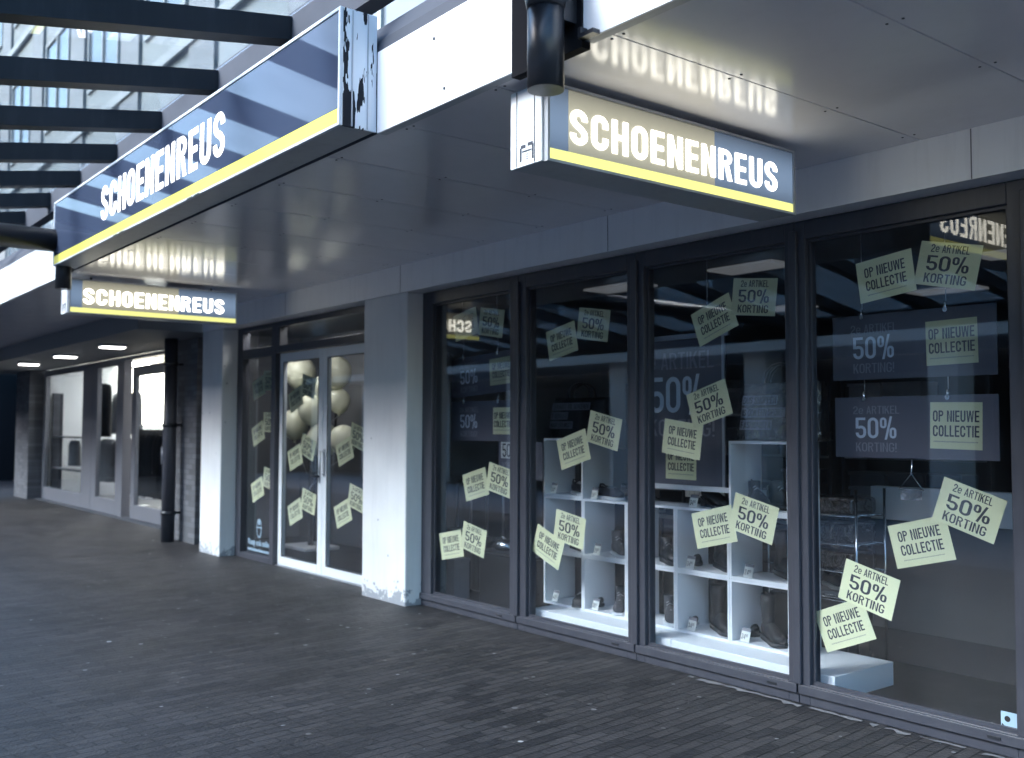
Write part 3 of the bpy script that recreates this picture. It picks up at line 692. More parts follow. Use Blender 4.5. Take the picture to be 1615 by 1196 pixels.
def support_tube(x, label):
    t = thing('roof_support', (x, -2.46, 2.7), label, 'roof support', 'tubular supports of the glass roof')
    m = MB(); m.tube([(x, -7.6, 3.125), (x, -2.35, 3.125)], .10, 28); obj('tube', m, 'steel', t)
    m = MB(); m.tube([(x, -2.44, 3.06), (x, -2.44, 2.706)], .0665, 28); obj('drop_tube', m, 'steel', t)
    m = MB(); m.tube([(x, -2.44, 3.05), (x, -2.44, 3.0)], [.078, .069], 28); obj('weld_collar', m, 'steel', t)
    m = MB(); m.box(x - .05, x + .05, -2.40, YF + .02, 2.96, 3.14); obj('fixing_plate', m, 'steel', t)
    m = MB(); m.box(x - .2, x - .1, -2.36, YF + .018, 2.90, 3.2); obj('flange', m, 'steel', t)
support_tube(3.635, 'thick black roof tube bending down beside the nearer hanging sign')
support_tube(-2.93, 'thick black roof tube ending under the far end of the long sign')

# ------------------------------------------------------------------ signs
NAME = 'SCHOENENREUS'
t = thing('fascia_sign', (-.35, -2.43, 2.9), 'long slanting view of the blue sign box fixed along the canopy edge', 'shop sign')
sx0, sx1, sy0, sy1, sz0, sz1 = -2.95, 2.254, -2.526, -2.332, 2.90, 3.459
m = MB(); m.box(sx0, sx1 - .012, sy0 + .02, sy1, sz0 + .002, sz1); obj('casing', m, 'sign_case', t, bevel=.004)
m = MB(); frame_ring(m, sx0, sx1, sz0, sz1 + .004, sy0, sy0 + .019, .018, .018, .014, .018); obj('edge_trim', m, 'sign_frame', t, bevel=.003)
m = MB(); m.box(sx0 + .019, -.004, sy0 + .006, sy0 + .018, 2.986, sz1 - .016); obj('face_panel', m, 'sign_blue', t)
m = MB(); m.box(.001, sx1 - .019, sy0 + .006, sy0 + .018, 2.986, sz1 - .016); obj('face_panel', m, 'sign_blue', t)
m = MB(); m.box(sx0 + .019, sx1 - .019, sy0 + .0055, sy0 + .018, 2.915, 2.984); obj('yellow_stripe', m, 'stripe_day', t)
m = MB(); put(m, text_polys(NAME, .262, -1.53, 3.064, .5, .165, .115, width=2.41), lambda a, b: (a, sy0 + .0035, b)); obj('lettering', m, 'letter_far', t)
m = MB(); m.box(sx1 - .011, sx1, sy0 + .0195, sy1 + .004, sz0, sz1 + .002); ec = obj('end_cap', m, 'peel', t, label='end cap with white paint flaking off dark metal')
m = MB(); m.box(sx1 + .0005, sx1 + .006, sy0 + .062, sy0 + .068, sz0 + .004, sz1 - .004); m.box(sx1 + .0005, sx1 + .006, sy1 - .048, sy1 - .044, sz0 + .004, sz1 - .004); obj('folded_edge', m, 'sign_case', ec)
m = MB()
for px in (-1.05, .3, .42, -1.2): m.box(px, px + .09, sy0 - .0015, sy0 - .0005, sz0 + .001, sz0 + .009)
obj('chipped_paint', m, 'steel', t)

def projecting_sign():
    X, x1 = 3.3808, 3.166; a, b, z0, z1 = -2.2288, -.6245, 2.5475, 2.862
    t = thing('projecting_sign', (X - .1, -1.43, z0), 'lit sign hanging under the canopy, nearest the large windows on the right', 'shop sign', 'lit signs hanging across the pavement')
    m = MB(); m.box(x1, X - .02, a + .012, b, z0, z1); obj('casing', m, 'sign_case', t, bevel=.004)
    def ring(mb, y0, y1, z0, z1, x0, x1_, wd):
        mb.box(x0, x1_, y0, y0 + wd, z0, z1); mb.box(x0, x1_, y1 - wd, y1, z0, z1); mb.box(x0, x1_, y0 + wd, y1 - wd, z0, z0 + wd); mb.box(x0, x1_, y0 + wd, y1 - wd, z1 - wd, z1)
    m = MB(); ring(m, a + .012, b + .002, z0 - .002, z1 + .002, X - .0195, X + .003, .011); obj('edge_trim', m, 'sign_case', t)
    m = MB(); m.box(X - .0195, X - .006, -2.10, -1.214, 2.602, z1 - .010); obj('face_panel', m, 'sign_lit', t, label='beige lit half of the sign face')
    for q0, q1 in ((a + .024, -2.102), (-1.212, b - .010)):
        m = MB(); m.box(X - .0195, X - .006, q0, q1, 2.602, z1 - .010); obj('face_panel', m, 'sign_litb', t, label='blue lit part of the sign face')
    m = MB(); m.box(X - .0195, X - .005, a + .024, b - .010, z0 + .010, 2.600); obj('yellow_stripe', m, 'stripe', t)
    P = text_polys(NAME, .142, -2.093, 2.638, .5, .162, .12, width=1.335)
    m = MB(); put(m, P, lambda u, v: (X - .003, u, v)); obj('lettering', m, 'letter', t)
    m = MB(); m.box(x1 - .003, X - .022, a, a + .0115, z0, z1); e = obj('end_cap', m, 'fascia', t, bevel=.002)
    m = MB(); m.box(x1 + .038, x1 + .041, a - .003, a - .0005, z0 + .004, z1 - .004); m.box(X - .064, X - .061, a - .003, a - .0005, z0 + .004, z1 - .004); obj('folded_edge', m, 'gutter', e)
    m = MB(); cx = x1 + .105; z = z0 + .02
    m.box(cx - .047, cx - .036, a - .002, a - .0003, z, z + .055); m.box(cx + .030, cx + .040, a - .002, a - .0003, z, z + .06)
    m.box(cx - .040, cx - .010, a - .0022, a - .0005, z + .052, z + .066); m.box(cx + .004, cx + .036, a - .0022, a - .0005, z + .056, z + .07)
    for k in range(9): m.box(cx - .03 + k * .0065, cx - .0262 + k * .0065, a - .0022, a - .0005, z + .035, z + .042)
    for k in range(3):
        for q in range(2): m.box(cx - .004 + q * .008, cx + q * .008, a - .0022, a - .0005, z + .004 + k * .009, z + .008 + k * .009)
    obj('maker_sticker', m, 'gutter', e)
    for y in (-2.0, -.85):
        m = MB(); m.tube([(X - .11, y, z1), (X - .11, y, ZS)], .012, 8); obj('hanger', m, 'steel', t)
    return t
ps = projecting_sign()
dup(ps, (3.2808 - 6.60, -1.43 - .10, 2.5475 - .012), label='smaller looking lit sign hanging at the far end of the canopy, beside the narrow pillar')

# ------------------------------------------------------------------ neighbouring clothes shop
nb = thing('clothes_shop', (-10.5, .45, 0), 'brightly lit clothes shop with grey framed glass front beyond the shoe shop', 'shop')
m = MB(); m.box(-7.02, -6.2, .0, .5, -.02, 2.655); obj('brick_pier', m, 'brick', nb)
m = MB(); m.box(-6.198, -5.50, .10, .5, -.02, 2.655); obj('dark_panel', m, 'intdark', nb)
m = MB(); m.box(-15.9, -7.03, .42, .52, 2.60, 2.655); obj('head_beam', m, 'frame_lo', nb)
def nb_bay(x0, x1, wl, wr, wb, label=None):
    m = MB(); frame_ring(m, x0, x1, .0, 2.598, .42, .50, wl, wr, wb, .06); f = obj('shop_window', m, 'frame_lo', nb, bevel=.006, label=label)
    pane(f, x0 + wl, x1 - wr, wb, 2.538, .45, 'farglass')
nb_bay(-16.0, -12.45, .16, .62, .26); nb_bay(-12.44, -10.72, .30, .28, .26)
m = MB(); m.box(-10.70, -10.50, .38, .52, 0, 2.598); obj('door_post', m, 'frame_lo', nb, bevel=.006)
m = MB(); frame_ring(m, -10.24, -8.45, .02, 2.48, .44, .50, .20, .20, .22, .16); d = obj('door_leaf', m, 'frame_lo', nb, bevel=.006)
pane(d, -10.04, -8.65, .24, 2.32, .465, 'farglass')
m = MB(); m.tube([(-8.55, .44, 1.2), (-8.55, .37, 1.2), (-8.55, .37, .95), (-8.55, .44, .95)], .014, 8); obj('pull_handle', m, 'alu', d)
m = MB(); m.box(-8.44, -7.03, .43, .51, 0, 2.598); obj('fixed_panel', m, 'frame', nb)
m = MB(); m.box(-16.3, -7.0, .30, .60, .0, .018); obj('threshold', m, 'gutter', nb)
m = MB(); m.box(-17.2, -16.02, .15, .55, -.02, 2.655); obj('brick_pier', m, 'brick', nb, label='brick pier at the far dark end of the front')
m = MB(); m.box(-16.2, -6.5, .53, 7.5, -.03, .016); obj('shop_floor', m, 'intwall', nb)
m = MB(); m.box(-16.2, -6.5, .53, 7.5, 2.80, 2.85); obj('shop_ceiling', m, 'white', nb)
m = MB(); m.box(-16.3, -6.5, 7.5, 7.6, 0, 2.8); obj('back_wall', m, 'white', nb)
m = MB(); m.box(-16.3, -16.2, .53, 7.5, 0, 2.8); obj('side_wall', m, 'white', nb)
m = MB(); m.box(-6.6, -6.5, .53, 7.5, 0, 2.8); obj('side_wall', m, 'white', nb)
lb = MB(); lb.box(-16.19, -16.15, 2.0, 4.6, 1.55, 2.78); obj('lit_window', lb, 'lightbox', nb)
m = MB(); m.box(-24, -17.2, 2.5, 2.7, -.02, 3.2); obj('passage_wall', m, 'matte', nb)
m = MB(); m.box(-24.2, -24, -13.1, 2.7, -.02, 7.4); obj('passage_end_blocker', m, 'matte', nb)  # black end wall, extended to block horizon sky from the door reflections
for k in range(2):
    for j in range(3):
        m = MB(); x = -14.6 + 3.1 * j; y = 1.8 + 2.8 * k; m.box(x - .6, x + .6, y - .15, y + .15, 2.775, 2.798); obj('ceiling_lamp', m, 'lampnb', nb)

def strip_lamp(x, lab):
    t = thing('strip_lamp', (x, -.5, 2.64), lab, 'ceiling lamp', 'strip lamps under the canopy')
    m = MB(); m.box(x - .12, x + .12, -.68, -.34, 2.618, 2.6585); obj('housing', m, 'sign_case', t)
    m = MB(); m.box(x - .10, x + .10, -.66, -.36, 2.606, 2.6175); obj('diffuser', m, 'lampfar', t)
strip_lamp(-8.1, 'lit strip lamp above the glass door of the clothes shop, the nearest of three')
strip_lamp(-10.6, 'lit strip lamp in the middle of the row of three outside the clothes shop')
strip_lamp(-13.1, 'lit strip lamp farthest along the row, near the dark end of the passage')

t = thing('drainpipe', (-6.72, -.16, 0), 'dark round drainpipe in front of the grey brick pier', 'drainpipe')
m = MB(); m.tube([(-6.72, -.16, 0), (-6.72, -.16, 2.66)], .085, 16); obj('pipe', m, 'frame', t)
for z in (.35, 1.5, 2.3):
    m = MB(); m.tube([(-6.72, -.16, z), (-6.72, -.16, z + .05)], .096, 16); m.box(-6.735, -6.705, -.07, .0, z + .01, z + .04); obj('pipe_clip', m, 'steel', t)

def coat(name, x, y, z0, z1, wdt, mat, lab, group=None, dpt=.16, seed=1):
    """a hanging garment: draped loft with folds, shoulders and two sleeves, on a hanger"""
    t = thing(name, (x, y, z1), lab, 'garment', group)
    rr = random.Random(seed); rings = []; n = 22; H = z1 - z0; ph = rr.uniform(0, 6)
    for i in range(9):
        f = i / 8; z = z1 - H * f
        ww = wdt * (.28 + .72 * min(1, (f * 7) ** .6)) * (1 + .12 * f); dd = dpt * (.5 + .5 * min(1, f * 5))
        rings.append([(x + ww / 2 * math.cos(2 * PI * k / n) * (1 + .05 * f * math.sin(5 * 2 * PI * k / n + ph)), y + dd / 2 * math.sin(2 * PI * k / n) * (1 + .22 * f * math.sin(7 * 2 * PI * k / n + ph)), z) for k in range(n)])
    m = MB(); m.loft(rings); obj('body', m, mat, t)
    for s in (-1, 1):
        m = MB(); m.tube([(x + s * wdt * .36, y, z1 - H * .05), (x + s * wdt * .52, y - .01, z1 - H * .2), (x + s * wdt * .57, y - .02, z1 - H * .62)], [.055, .06, .045], 10); obj('sleeve', m, mat, t)
    m = MB(); m.tube([(x, y, z1 - .02), (x, y, z1 + .05), (x + .02, y, z1 + .075), (x + .035, y, z1 + .055)], .005, 6); obj('hanger_hook', m, 'chrome', t)
    return t
t = thing('clothes_rail', (-10.6, 1.25, 0), 'chrome rail of black garments just inside the glass door', 'clothes rail')
m = MB(); m.tube([(-12.4, 1.25, .02), (-12.4, 1.25, 1.52), (-10.3, 1.25, 1.52), (-10.3, 1.25, .02)], .018, 10); obj('rail_frame', m, 'chrome', t)
m = MB(); m.tube([(-12.4, 1.05, .03), (-12.4, 1.45, .03)], .018, 8); m.tube([(-10.3, 1.05, .03), (-10.3, 1.45, .03)], .018, 8); obj('rail_foot', m, 'chrome', t)
for k in range(9): coat('hanging_garment', -12.2 + k * .22, 1.25 + .02 * (k % 2), .27, 1.45, .26, 'cloth', 'one of the long black garments packed close on the chrome rail', 'black garments on the rail', .40, k)
coat('dark_coat', -13.75, 1.0, 1.30, 2.34, .62, 'cloth', 'short black coat hanging highest behind the middle glass pane', None, .2, 3)
coat('grey_coat', -13.5, 1.02, .45, 1.27, .7, 'clothgrey', 'grey coat hanging below the short black one', None, .22, 4)
coat('folded_jacket', -14.60, .70, .72, 1.22, .40, 'clothgrey', 'small grey and black jacket hanging behind the farthest pane', None, .2, 5)
for k_, (gx, gy, g0, g1, gw, gm) in enumerate([(-14.9, 1.6, 1.35, 2.2, .34, 'clothgrey'), (-14.3, 1.6, 1.35, 2.2, .34, 'cloth'), (-13.7, 1.6, 1.35, 2.2, .34, 'clothgrey'), (-13.0, 1.1, .5, 1.3, .34, 'clothgrey'), (-12.6, 1.1, .5, 1.3, .34, 'cloth')]):
    coat('wall_garment', gx, gy, g0, g1, gw, gm, 'one of the grey and black tops hung along the lit clothes shop wall', 'tops hung in the clothes shop', .2, 20 + k_)
t = thing('wall_shelf', (-15.9, .72, .016), 'pale shelf unit just inside the farthest lit pane', 'shelf')
m = MB(); m.box(-16.12, -16.04, .62, .82, .017, 2.2); obj('upright', m, 'gutter', t); m = MB(); m.box(-16.03, -14.0, .62, .95, 1.27, 1.30); obj('board', m, 'frame_lo', t); m = MB(); m.box(-16.03, -14.0, .62, .95, .62, .65); obj('board', m, 'frame_lo', t)
t = thing('shop_counter', (-15.2, 2.2, 0), 'white counter standing behind the farthest lit pane', 'counter')
m = MB(); m.box(-16.1, -14.3, 2.0, 2.5, .02, 1.05); obj('cabinet', m, 'white', t); m = MB(); m.box(-16.14, -14.26, 1.96, 2.54, 1.052, 1.09); obj('worktop', m, 'shelf', t)

# ------------------------------------------------------------------ the other side of the passage (seen in the window reflections)
op = thing('opposite_arcade', (-2, -13, 0), 'row of dim shop fronts across the passage, seen only mirrored in the glass', 'building')
m = MB(); m.box(-30, 16, -13.6, -13.2, 3.4, 7.4); obj('wall', m, 'oppo', op)
m = MB(); m.box(-30, 16, -13.5, -13.3, -.02, 3.0); obj('shopfront_wall', m, 'intdark', op)
m = MB(); m.box(-30, 16, -13.2, -10.4, 2.95, 3.05); obj('soffit', m, 'beam', op)
m = MB(); m.box(-30, 16, -10.4, -10.3, 2.93, 3.42); obj('fascia_panel', m, 'fascia', op)
for k in range(12):
    x = -28 + 3.7 * k
    m = MB(); m.box(x, x + .5, -11.0, -10.5, -.02, 2.949); obj('pillar', m, 'beam', op)
    m = MB(); frame_ring(m, x + .7, x + 3.4, .02, 2.6, -13.295, -13.22, .1, .1, .15, .1); f = obj('shop_window', m, 'frame_lo', op)
    m = MB(); m.box(x + .8, x + 3.3, -13.29, -13.26, .17, 2.5); obj('window_glass', m, 'winglass', f)
    m = MB(); frame_ring(m, x + .6, x + 2.8, 4.3, 6.3, -13.19, -13.12, .09, .09, .09, .09); f = obj('window', m, 'whiteframe', op)
    m = MB(); m.box(x + .69, x + 2.71, -13.195, -13.16, 4.39, 6.21); obj('window_glass', m, 'winglass', f)

# ================================================================== IN THE WINDOWS
# plinth and the white cubes
t = thing('display_plinth', (1.8, .3, .012), 'low white plinth running behind the two middle window panes', 'plinth')
m = MB(); m.box(.50, 1.90, .075, .66, .013, .148); m.box(1.904, 3.10, .075, .66, .013, .148); obj('base', m, 'plinth', t, bevel=.004)
def cube(x0, z0, w_, h_, lab, top=False):
    T = .017; y0, y1 = .30, .612
    t = thing('display_cube', ((x0 + w_ / 2), .45, z0), lab, 'display cube', 'white open backed display cubes')
    m = MB(); m.box(x0 + .001, x0 + T, y0, y1, z0, z0 + h_ - .001); obj('side_panel', m, 'shelf', t, bevel=.001)
    m = MB(); m.box(x0 + w_ - T, x0 + w_ - .001, y0, y1, z0, z0 + h_ - .001); obj('side_panel', m, 'shelf', t, bevel=.001)
    m = MB(); m.box(x0 + T + .0003, x0 + w_ - T - .0003, y0 + .0005, y1, z0, z0 + T); obj('bottom_panel', m, 'shelf', t)
    m = MB(); m.box(x0 + T + .0003, x0 + w_ - T - .0003, y0 + .0005, y1, z0 + h_ - T, z0 + h_ - .001); obj('top_panel', m, 'shelf', t)
    return t
CX = [.370, .823, 1.277, 1.740, 2.195, 2.652]; CZ = [.149, .552, .975, 1.42]
colname = ['first', 'second', 'middle', 'fourth', 'last']
for c, n in enumerate((3, 2, 2, 2, 3)):
    for r in range(n):
        lab = 'white cube %s its stack, the %s stack from the door' % (('at the foot of', 'second from the bottom of' if n == 3 else 'on top of', 'topmost of')[r], colname[c])
        cube(CX[c], CZ[r], CX[c + 1] - CX[c] - .001, CZ[r + 1] - CZ[r], lab)

# ---- shoes: built once per kind with the toe towards +X, then copied
def shoe(name, upper, sole, shaft, lab, heel=.0, laces=True, L=.29, platform=.022):
    t = thing(name, (0, 0, 0), lab, 'boot' if shaft > .12 else 'shoe', 'shoes in the display cubes', rot=(0, 0, .0001))
    sec = [(0, .026), (.02, .034), (.07, .036), (.13, .034), (.19, .044), (.235, .047), (.265, .040), (.283, .026), (.29, .010)]
    sec = [(x * L / .29, hw) for x, hw in sec]
    out = [(x, hw + .004) for x, hw in sec]
    zb = lambda x: heel * max(0, 1 - x / (.16 * L / .29)) ** 1.4
    m = MB(); ring = [(x, hw) for x, hw in out] + [(x, -hw) for x, hw in reversed(out)]
    lo = [(x, y, zb(x)) for x, y in ring]; hi = [(x, y, zb(x) + platform) for x, y in ring]; mid = [(x * 1.012, y * 1.05, zb(x) + platform * .4) for x, y in ring]
    m.loft([lo, mid, hi])
    if heel > .02: m.box(.0, .062, -.030, .030, 0, heel * .98)
    obj('sole', m, sole, t)
    hts = [.085, .095, .098, .105, .082, .062, .052, .040, .026] if shaft > .12 else [.062, .078, .066, .075, .072, .060, .050, .040, .026]
    m = MB(); rings = []
    for (x, hw), h in zip(sec, hts):
        b = zb(x) + platform * .7; c = []
        for k in range(14):
            a = 2 * PI * k / 14; ca, sa = math.cos(a), math.sin(a)
            yy = hw * (abs(ca) ** .8) * (1 if ca >= 0 else -1); zz = .5 + .5 * (abs(sa) ** .75) * (1 if sa >= 0 else -1)
            if zz > .5: yy *= 1 - .35 * (zz - .5) * 2 * (.7 if x < .2 else .5)
            c.append((x, yy, b + h * zz))
        rings.append(c)
    m.loft(rings)
    if shaft > .12:
        rs = []; n = 16
        prof = [(.075, .066, .036, .05), (.066, .060, .036, .09), (.058, .052, .036, .13), (.058, .051, .038, .17), (.060, .056, .044, .22), (.062, .061, .049, .28), (.062, .063, .051, .34)]
        for cx, a_, b_, z in prof:
            if z > shaft: break
            rs.append([(cx + a_ * math.cos(2 * PI * k / n), b_ * math.sin(2 * PI * k / n), z + heel * .8 + (.006 * math.cos(2 * PI * k / n) if z > .12 else 0)) for k in range(n)])
        cx, a_, b_, z = prof[len(rs) - 1]
        rs.append([(cx + (a_ - .006) * math.cos(2 * PI * k / n), (b_ - .006) * math.sin(2 * PI * k / n), z + heel * .8 + .004) for k in range(n)])
        rs.append([(cx + (a_ - .008) * math.cos(2 * PI * k / n), (b_ - .008) * math.sin(2 * PI * k / n), z + heel * .8 - .05) for k in range(n)])
        m.loft(rs)
        mm = MB(); mm.tube([(cx - a_ - .001, 0, z + heel * .8 - .03), (cx - a_ - .012, 0, z + heel * .8 + .012), (cx - a_ + .003, 0, z + heel * .8 + .004)], .004, 6); 
        obj('pull_tab', mm, upper, t)
    else:
        mm = MB(); mm.tube([(.012 + .10 * (.5 - .5 * math.cos(R(a))), .030 * math.sin(R(a)), platform + .072 - .012 * math.sin(R(a / 2)) ** 2 + (.012 if a < 40 or a > 320 else 0)) for a in range(0, 361, 24)], .007, 6, cap=False); obj('collar', mm, upper, t)
    obj('upper', m, upper, t)
    if laces:
        mm = MB(); z0 = platform + .7 * hts[4]
        for k in range(4 if shaft < .12 else 6):
            f = k / 5.0; x = .20 - .115 * f * (1 if shaft < .12 else .78); z = platform * .7 + .074 + (.022 if shaft > .12 else .004) * f + (.05 * max(0, f - .5) if shaft > .12 else 0)
            mm.tube([(x, -.024, z - .008), (x - .006, 0, z + .006), (x - .012, .024, z - .008)], .0032, 6)
        obj('laces', mm, 'lace', t)
    return t
P_ = {
 'sneaker': shoe('sneaker', 'canvas', 'whitesole', .0, 'x'),
 'lowshoe': shoe('low_shoe', 'leather', 'blacksole', .0, 'x'),
 'ankle': shoe('ankle_boot', 'suede', 'whitesole', .18, 'x'),
 'lacedboot': shoe('laced_boot', 'leather', 'blacksole', .21, 'x', platform=.03),
 'tall': shoe('tall_boot', 'leather', 'blacksole', .29, 'x', heel=.012, laces=False, platform=.03),
 'heeled': shoe('heeled_boot', 'leather', 'blacksole', .20, 'x', heel=.055, laces=False, platform=.014),
}
used = set()
def place(k, x, y, z, deg, lab, group='shoes in the display cubes', s=1.0):
    """x, y: middle of the shoe"""
    p = P_[k]; a = R(deg); loc = (x - .145 * s * math.cos(a), y - .145 * s * math.sin(a), z)
    if k not in used:
        used.add(k); o = p; o.location = loc; o.rotation_euler = (0, 0, a); o['label'] = lab; o['group'] = group
    else: o = dup(p, loc, (0, 0, a), lab, group)
    o.scale = (s, s, s); return o
Z0, Z1, Z2, Z3 = CZ[0] + .0172, CZ[1] + .0172, CZ[2] + .0172, CZ[3] + .001
ZT = CZ[2] + .001
place('sneaker', .66, .42, Z2, -25, 'dark sneaker with pale sole in the topmost cube nearest the door')
place('lowshoe', .64, .44, Z1, -20, 'black low shoe half hidden behind two yellow papers, first stack')
place('lowshoe', .70, .40, Z0, -58, 'black shoe turned toe outward at the foot of the first stack')
place('sneaker', 1.02, .40, ZT, -12, 'dark sneaker with white sole standing on top of the second stack')
place('ankle', 1.09, .42, Z1, -30, 'grey ankle boot with white tag in the upper cube of the second stack')
place('ankle', 1.10, .41, Z0, -48, 'grey ankle boot at the foot of the second stack')
place('lacedboot', 1.58, .42, Z1, -30, 'black laced boot in the upper cube of the middle stack')
place('ankle', 1.58, .42, Z0, -42, 'grey laced ankle boot at the foot of the middle stack')
place('heeled', 1.98, .43, ZT, -18, 'black heeled boot standing on the fourth stack, below the large poster')
place('tall', 2.03, .47, Z1, -25, 'tall black boot partly hidden by papers in the fourth stack')
place('tall', 2.02, .44, Z0, -28, 'tall black boot at the foot of the fourth stack')
place('lacedboot', 2.47, .50, Z2, -20, 'black boot in shadow in the topmost cube below the carrier bag')
place('tall', 2.50, .50, Z1, -25, 'tall black boot in the second cube of the last stack')
place('tall', 2.43, .43, Z0, -32, 'tall black boot at the foot of the last stack, nearest the right hand pane')
for k_, x, y, z, d_, lab in [
    ('sneaker', .72, .53, Z2, -25, 'rear dark sneaker of the pair in the topmost cube nearest the door'),
    ('lowshoe', .76, .52, Z0, -50, 'rear black shoe of the pair at the foot of the first stack'),
    ('sneaker', 1.12, .53, ZT, -12, 'rear dark sneaker of the pair on top of the second stack'),
    ('ankle', 1.19, .54, Z1, -28, 'rear grey ankle boot of the pair in the upper cube of the second stack'),
    ('ankle', 1.19, .53, Z0, -45, 'rear grey ankle boot of the pair at the foot of the second stack'),
    ('lacedboot', 1.66, .54, Z1, -30, 'rear black laced boot of the pair in the upper cube of the middle stack'),
    ('ankle', 1.66, .53, Z0, -42, 'rear grey laced boot of the pair at the foot of the middle stack'),
    ('tall', 2.11, .56, Z0, -24, 'rear tall black boot of the pair at the foot of the fourth stack'),
    ('tall', 2.55, .56, Z0, -28, 'rear tall black boot of the pair at the foot of the last stack'),
    ('heeled', 2.09, .55, ZT, -14, 'rear black heeled boot of the pair on top of the fourth stack'),
    ('lacedboot', 2.35, .40, Z2, -35, 'front black boot in the topmost cube below the carrier bag')]: place(k_, x, y, z, d_, lab)
# tag on one boot
def card(x, y, z, txt, lab, deg=-8, w_=.078):
    t = thing('price_card', (x, y, z), lab, 'price card', 'price cards in the display cubes', rot=(0, 0, R(deg)))
    m = MB(); h_ = .062
    m.prism([(-w_ / 2, 0, 0), (w_ / 2, 0, 0), (w_ / 2, .016, h_), (-w_ / 2, .016, h_)], (0, .002, 0)); m.prism([(-w_ / 2, .002, 0), (w_ / 2, .002, 0), (w_ / 2, .03, .001), (-w_ / 2, .03, .001)], (0, 0, .002))
    o = obj('card', m, 'card', t, rot=(0, 0, 0.00001))
    m = MB(); fn = lambda a, b: (a, .016 * b / h_ - .0006, b)
    put(m, text_polys(txt[:2], .032, -w_ * .42, .014, .5, .14, .09), fn); put(m, text_polys(txt[2:], .017, w_ * .05, .029, .5, .14, .09), fn)
    obj('price', m, 'ink', t, rot=(0, 0, 0.00001))
    m = MB(); m.prism([(-w_ / 2, .0162, h_ + .0006), (w_ / 2, .0162, h_ + .0006), (w_ / 2, .021, h_ + .02), (-w_ / 2, .021, h_ + .02)], (0, .002, 0)); obj('header', m, 'boxpale', t, rot=(0, 0, 0.00001))
    return t
for x, z, tx, lab in [
    (.44, Z2, '2495', 'price card reading 24.95 in the topmost cube of the first stack'),
    (.46, Z0, '4495', 'price card reading 44.95 at the foot of the first stack'),
    (.90, ZT, '2495', 'price card reading 24.95 on top of the second stack'),
    (.93, Z1, '2995', 'price card reading 29.95 in the second stack'),
    (.91, Z0, '3995', 'price card reading 39.95 at the foot of the second stack'),
    (1.86, ZT, '3495', 'price card reading 34.95 on top of the fourth stack, under the poster'),
    (1.83, Z1, '3495', 'price card reading 34.95 in the upper cube of the fourth stack'),
    (1.84, Z0, '3495', 'price card reading 34.95 at the foot of the fourth stack'),
    (2.31, Z1, '2495', 'price card reading 24.95 in the second cube of the last stack'),
    (2.28, Z0, '3495', 'price card reading 34.95 at the foot of the last stack')]:
    card(x, .335, z, tx, lab)

# ---- papers stuck inside the glass
def paper_mesh(kind):
    W, H, T = .321, .220, .0006
    m = MB(); nx = 10
    cv = lambda x: .0022 * (abs(x) / (W / 2)) ** 3
    for s_ in (0, T):
        pass
    f = [[(x, cv(x), z) for z in (-H / 2, H / 2)] for x in [-W / 2 + W * i / nx for i in range(nx + 1)]]
    vs = [p for a in f for p in a] + [(p[0], p[1] + T, p[2]) for a in f for p in a]; n2 = 2 * (nx + 1); fs = []
    for i in range(nx):
        fs += [(2 * i, 2 * i + 2, 2 * i + 3, 2 * i + 1), (n2 + 2 * i, n2 + 2 * i + 1, n2 + 2 * i + 3, n2 + 2 * i + 2), (2 * i, n2 + 2 * i, n2 + 2 * i + 2, 2 * i + 2), (2 * i + 1, 2 * i + 3, n2 + 2 * i + 3, n2 + 2 * i + 1)]
    fs += [(0, 1, n2 + 1, n2), (2 * nx, n2 + 2 * nx, n2 + 2 * nx + 1, 2 * nx + 1)]
    m.add(vs, fs, 0)
    fn = lambda a, b: (a, cv(a) - .0005, b)
    if kind == 'OP':
        put(m, text_polys('OP NIEUWE', .053, 0, .018, .5, .155, .08, width=.232, align='c'), fn, 1)
        put(m, text_polys('COLLECTIE', .053, 0, -.052, .5, .155, .08, width=.232, align='c'), fn, 1)
        r2 = random.Random(5)
        for k in range(36):
            x = -.112 + k * .0062; m.poly([fn(x, -.078 - r2.random() * .002), fn(x + .0042, -.078), fn(x + .0042, -.0735 + r2.random() * .002), fn(x, -.0735)], 2)
    else:
        put(m, text_polys('2e ARTIKEL', .040, 0, .058, .5, .14, .08, width=.202, align='c'), fn, 1)
        put(m, text_polys('50%', .076, 0, -.034, .5, .14, .07, width=.222, align='c'), fn, 1)
        put(m, text_polys('KORTING', .047, 0, -.094, .5, .14, .08, width=.222, align='c'), fn, 1)
    return m
PROTO = {}
def paper(kind, x, z, ang, lab, y=.0115, group='yellow sale papers stuck on the glass'):
    nm = 'collection_notice' if kind == 'OP' else 'discount_notice'
    if kind not in PROTO:
        o = obj(nm, paper_mesh(kind), ['paper', 'ink', 'inkgrey'], rot=(0, .00001, 0)); PROTO[kind] = o
    else:
        o = PROTO[kind].copy(); col.objects.link(o)
    o.location = (x, y, z); o.rotation_euler = (R(rnd.uniform(-1.1, 1.1)) if y < .2 else 0, R(-ang), 0)
    _props(o, '' + ('OP NIEUWE COLLECTIE' if kind == 'OP' else '50% KORTING') + ' paper, ' + lab, 'paper notice', group, None)
    return o
Q = .0145                                        # papers that lap over their neighbour sit a little deeper
P4, P3, P2, P1 = 'on the rightmost pane', 'on the third pane', 'on the second pane', 'on the pillar side pane'
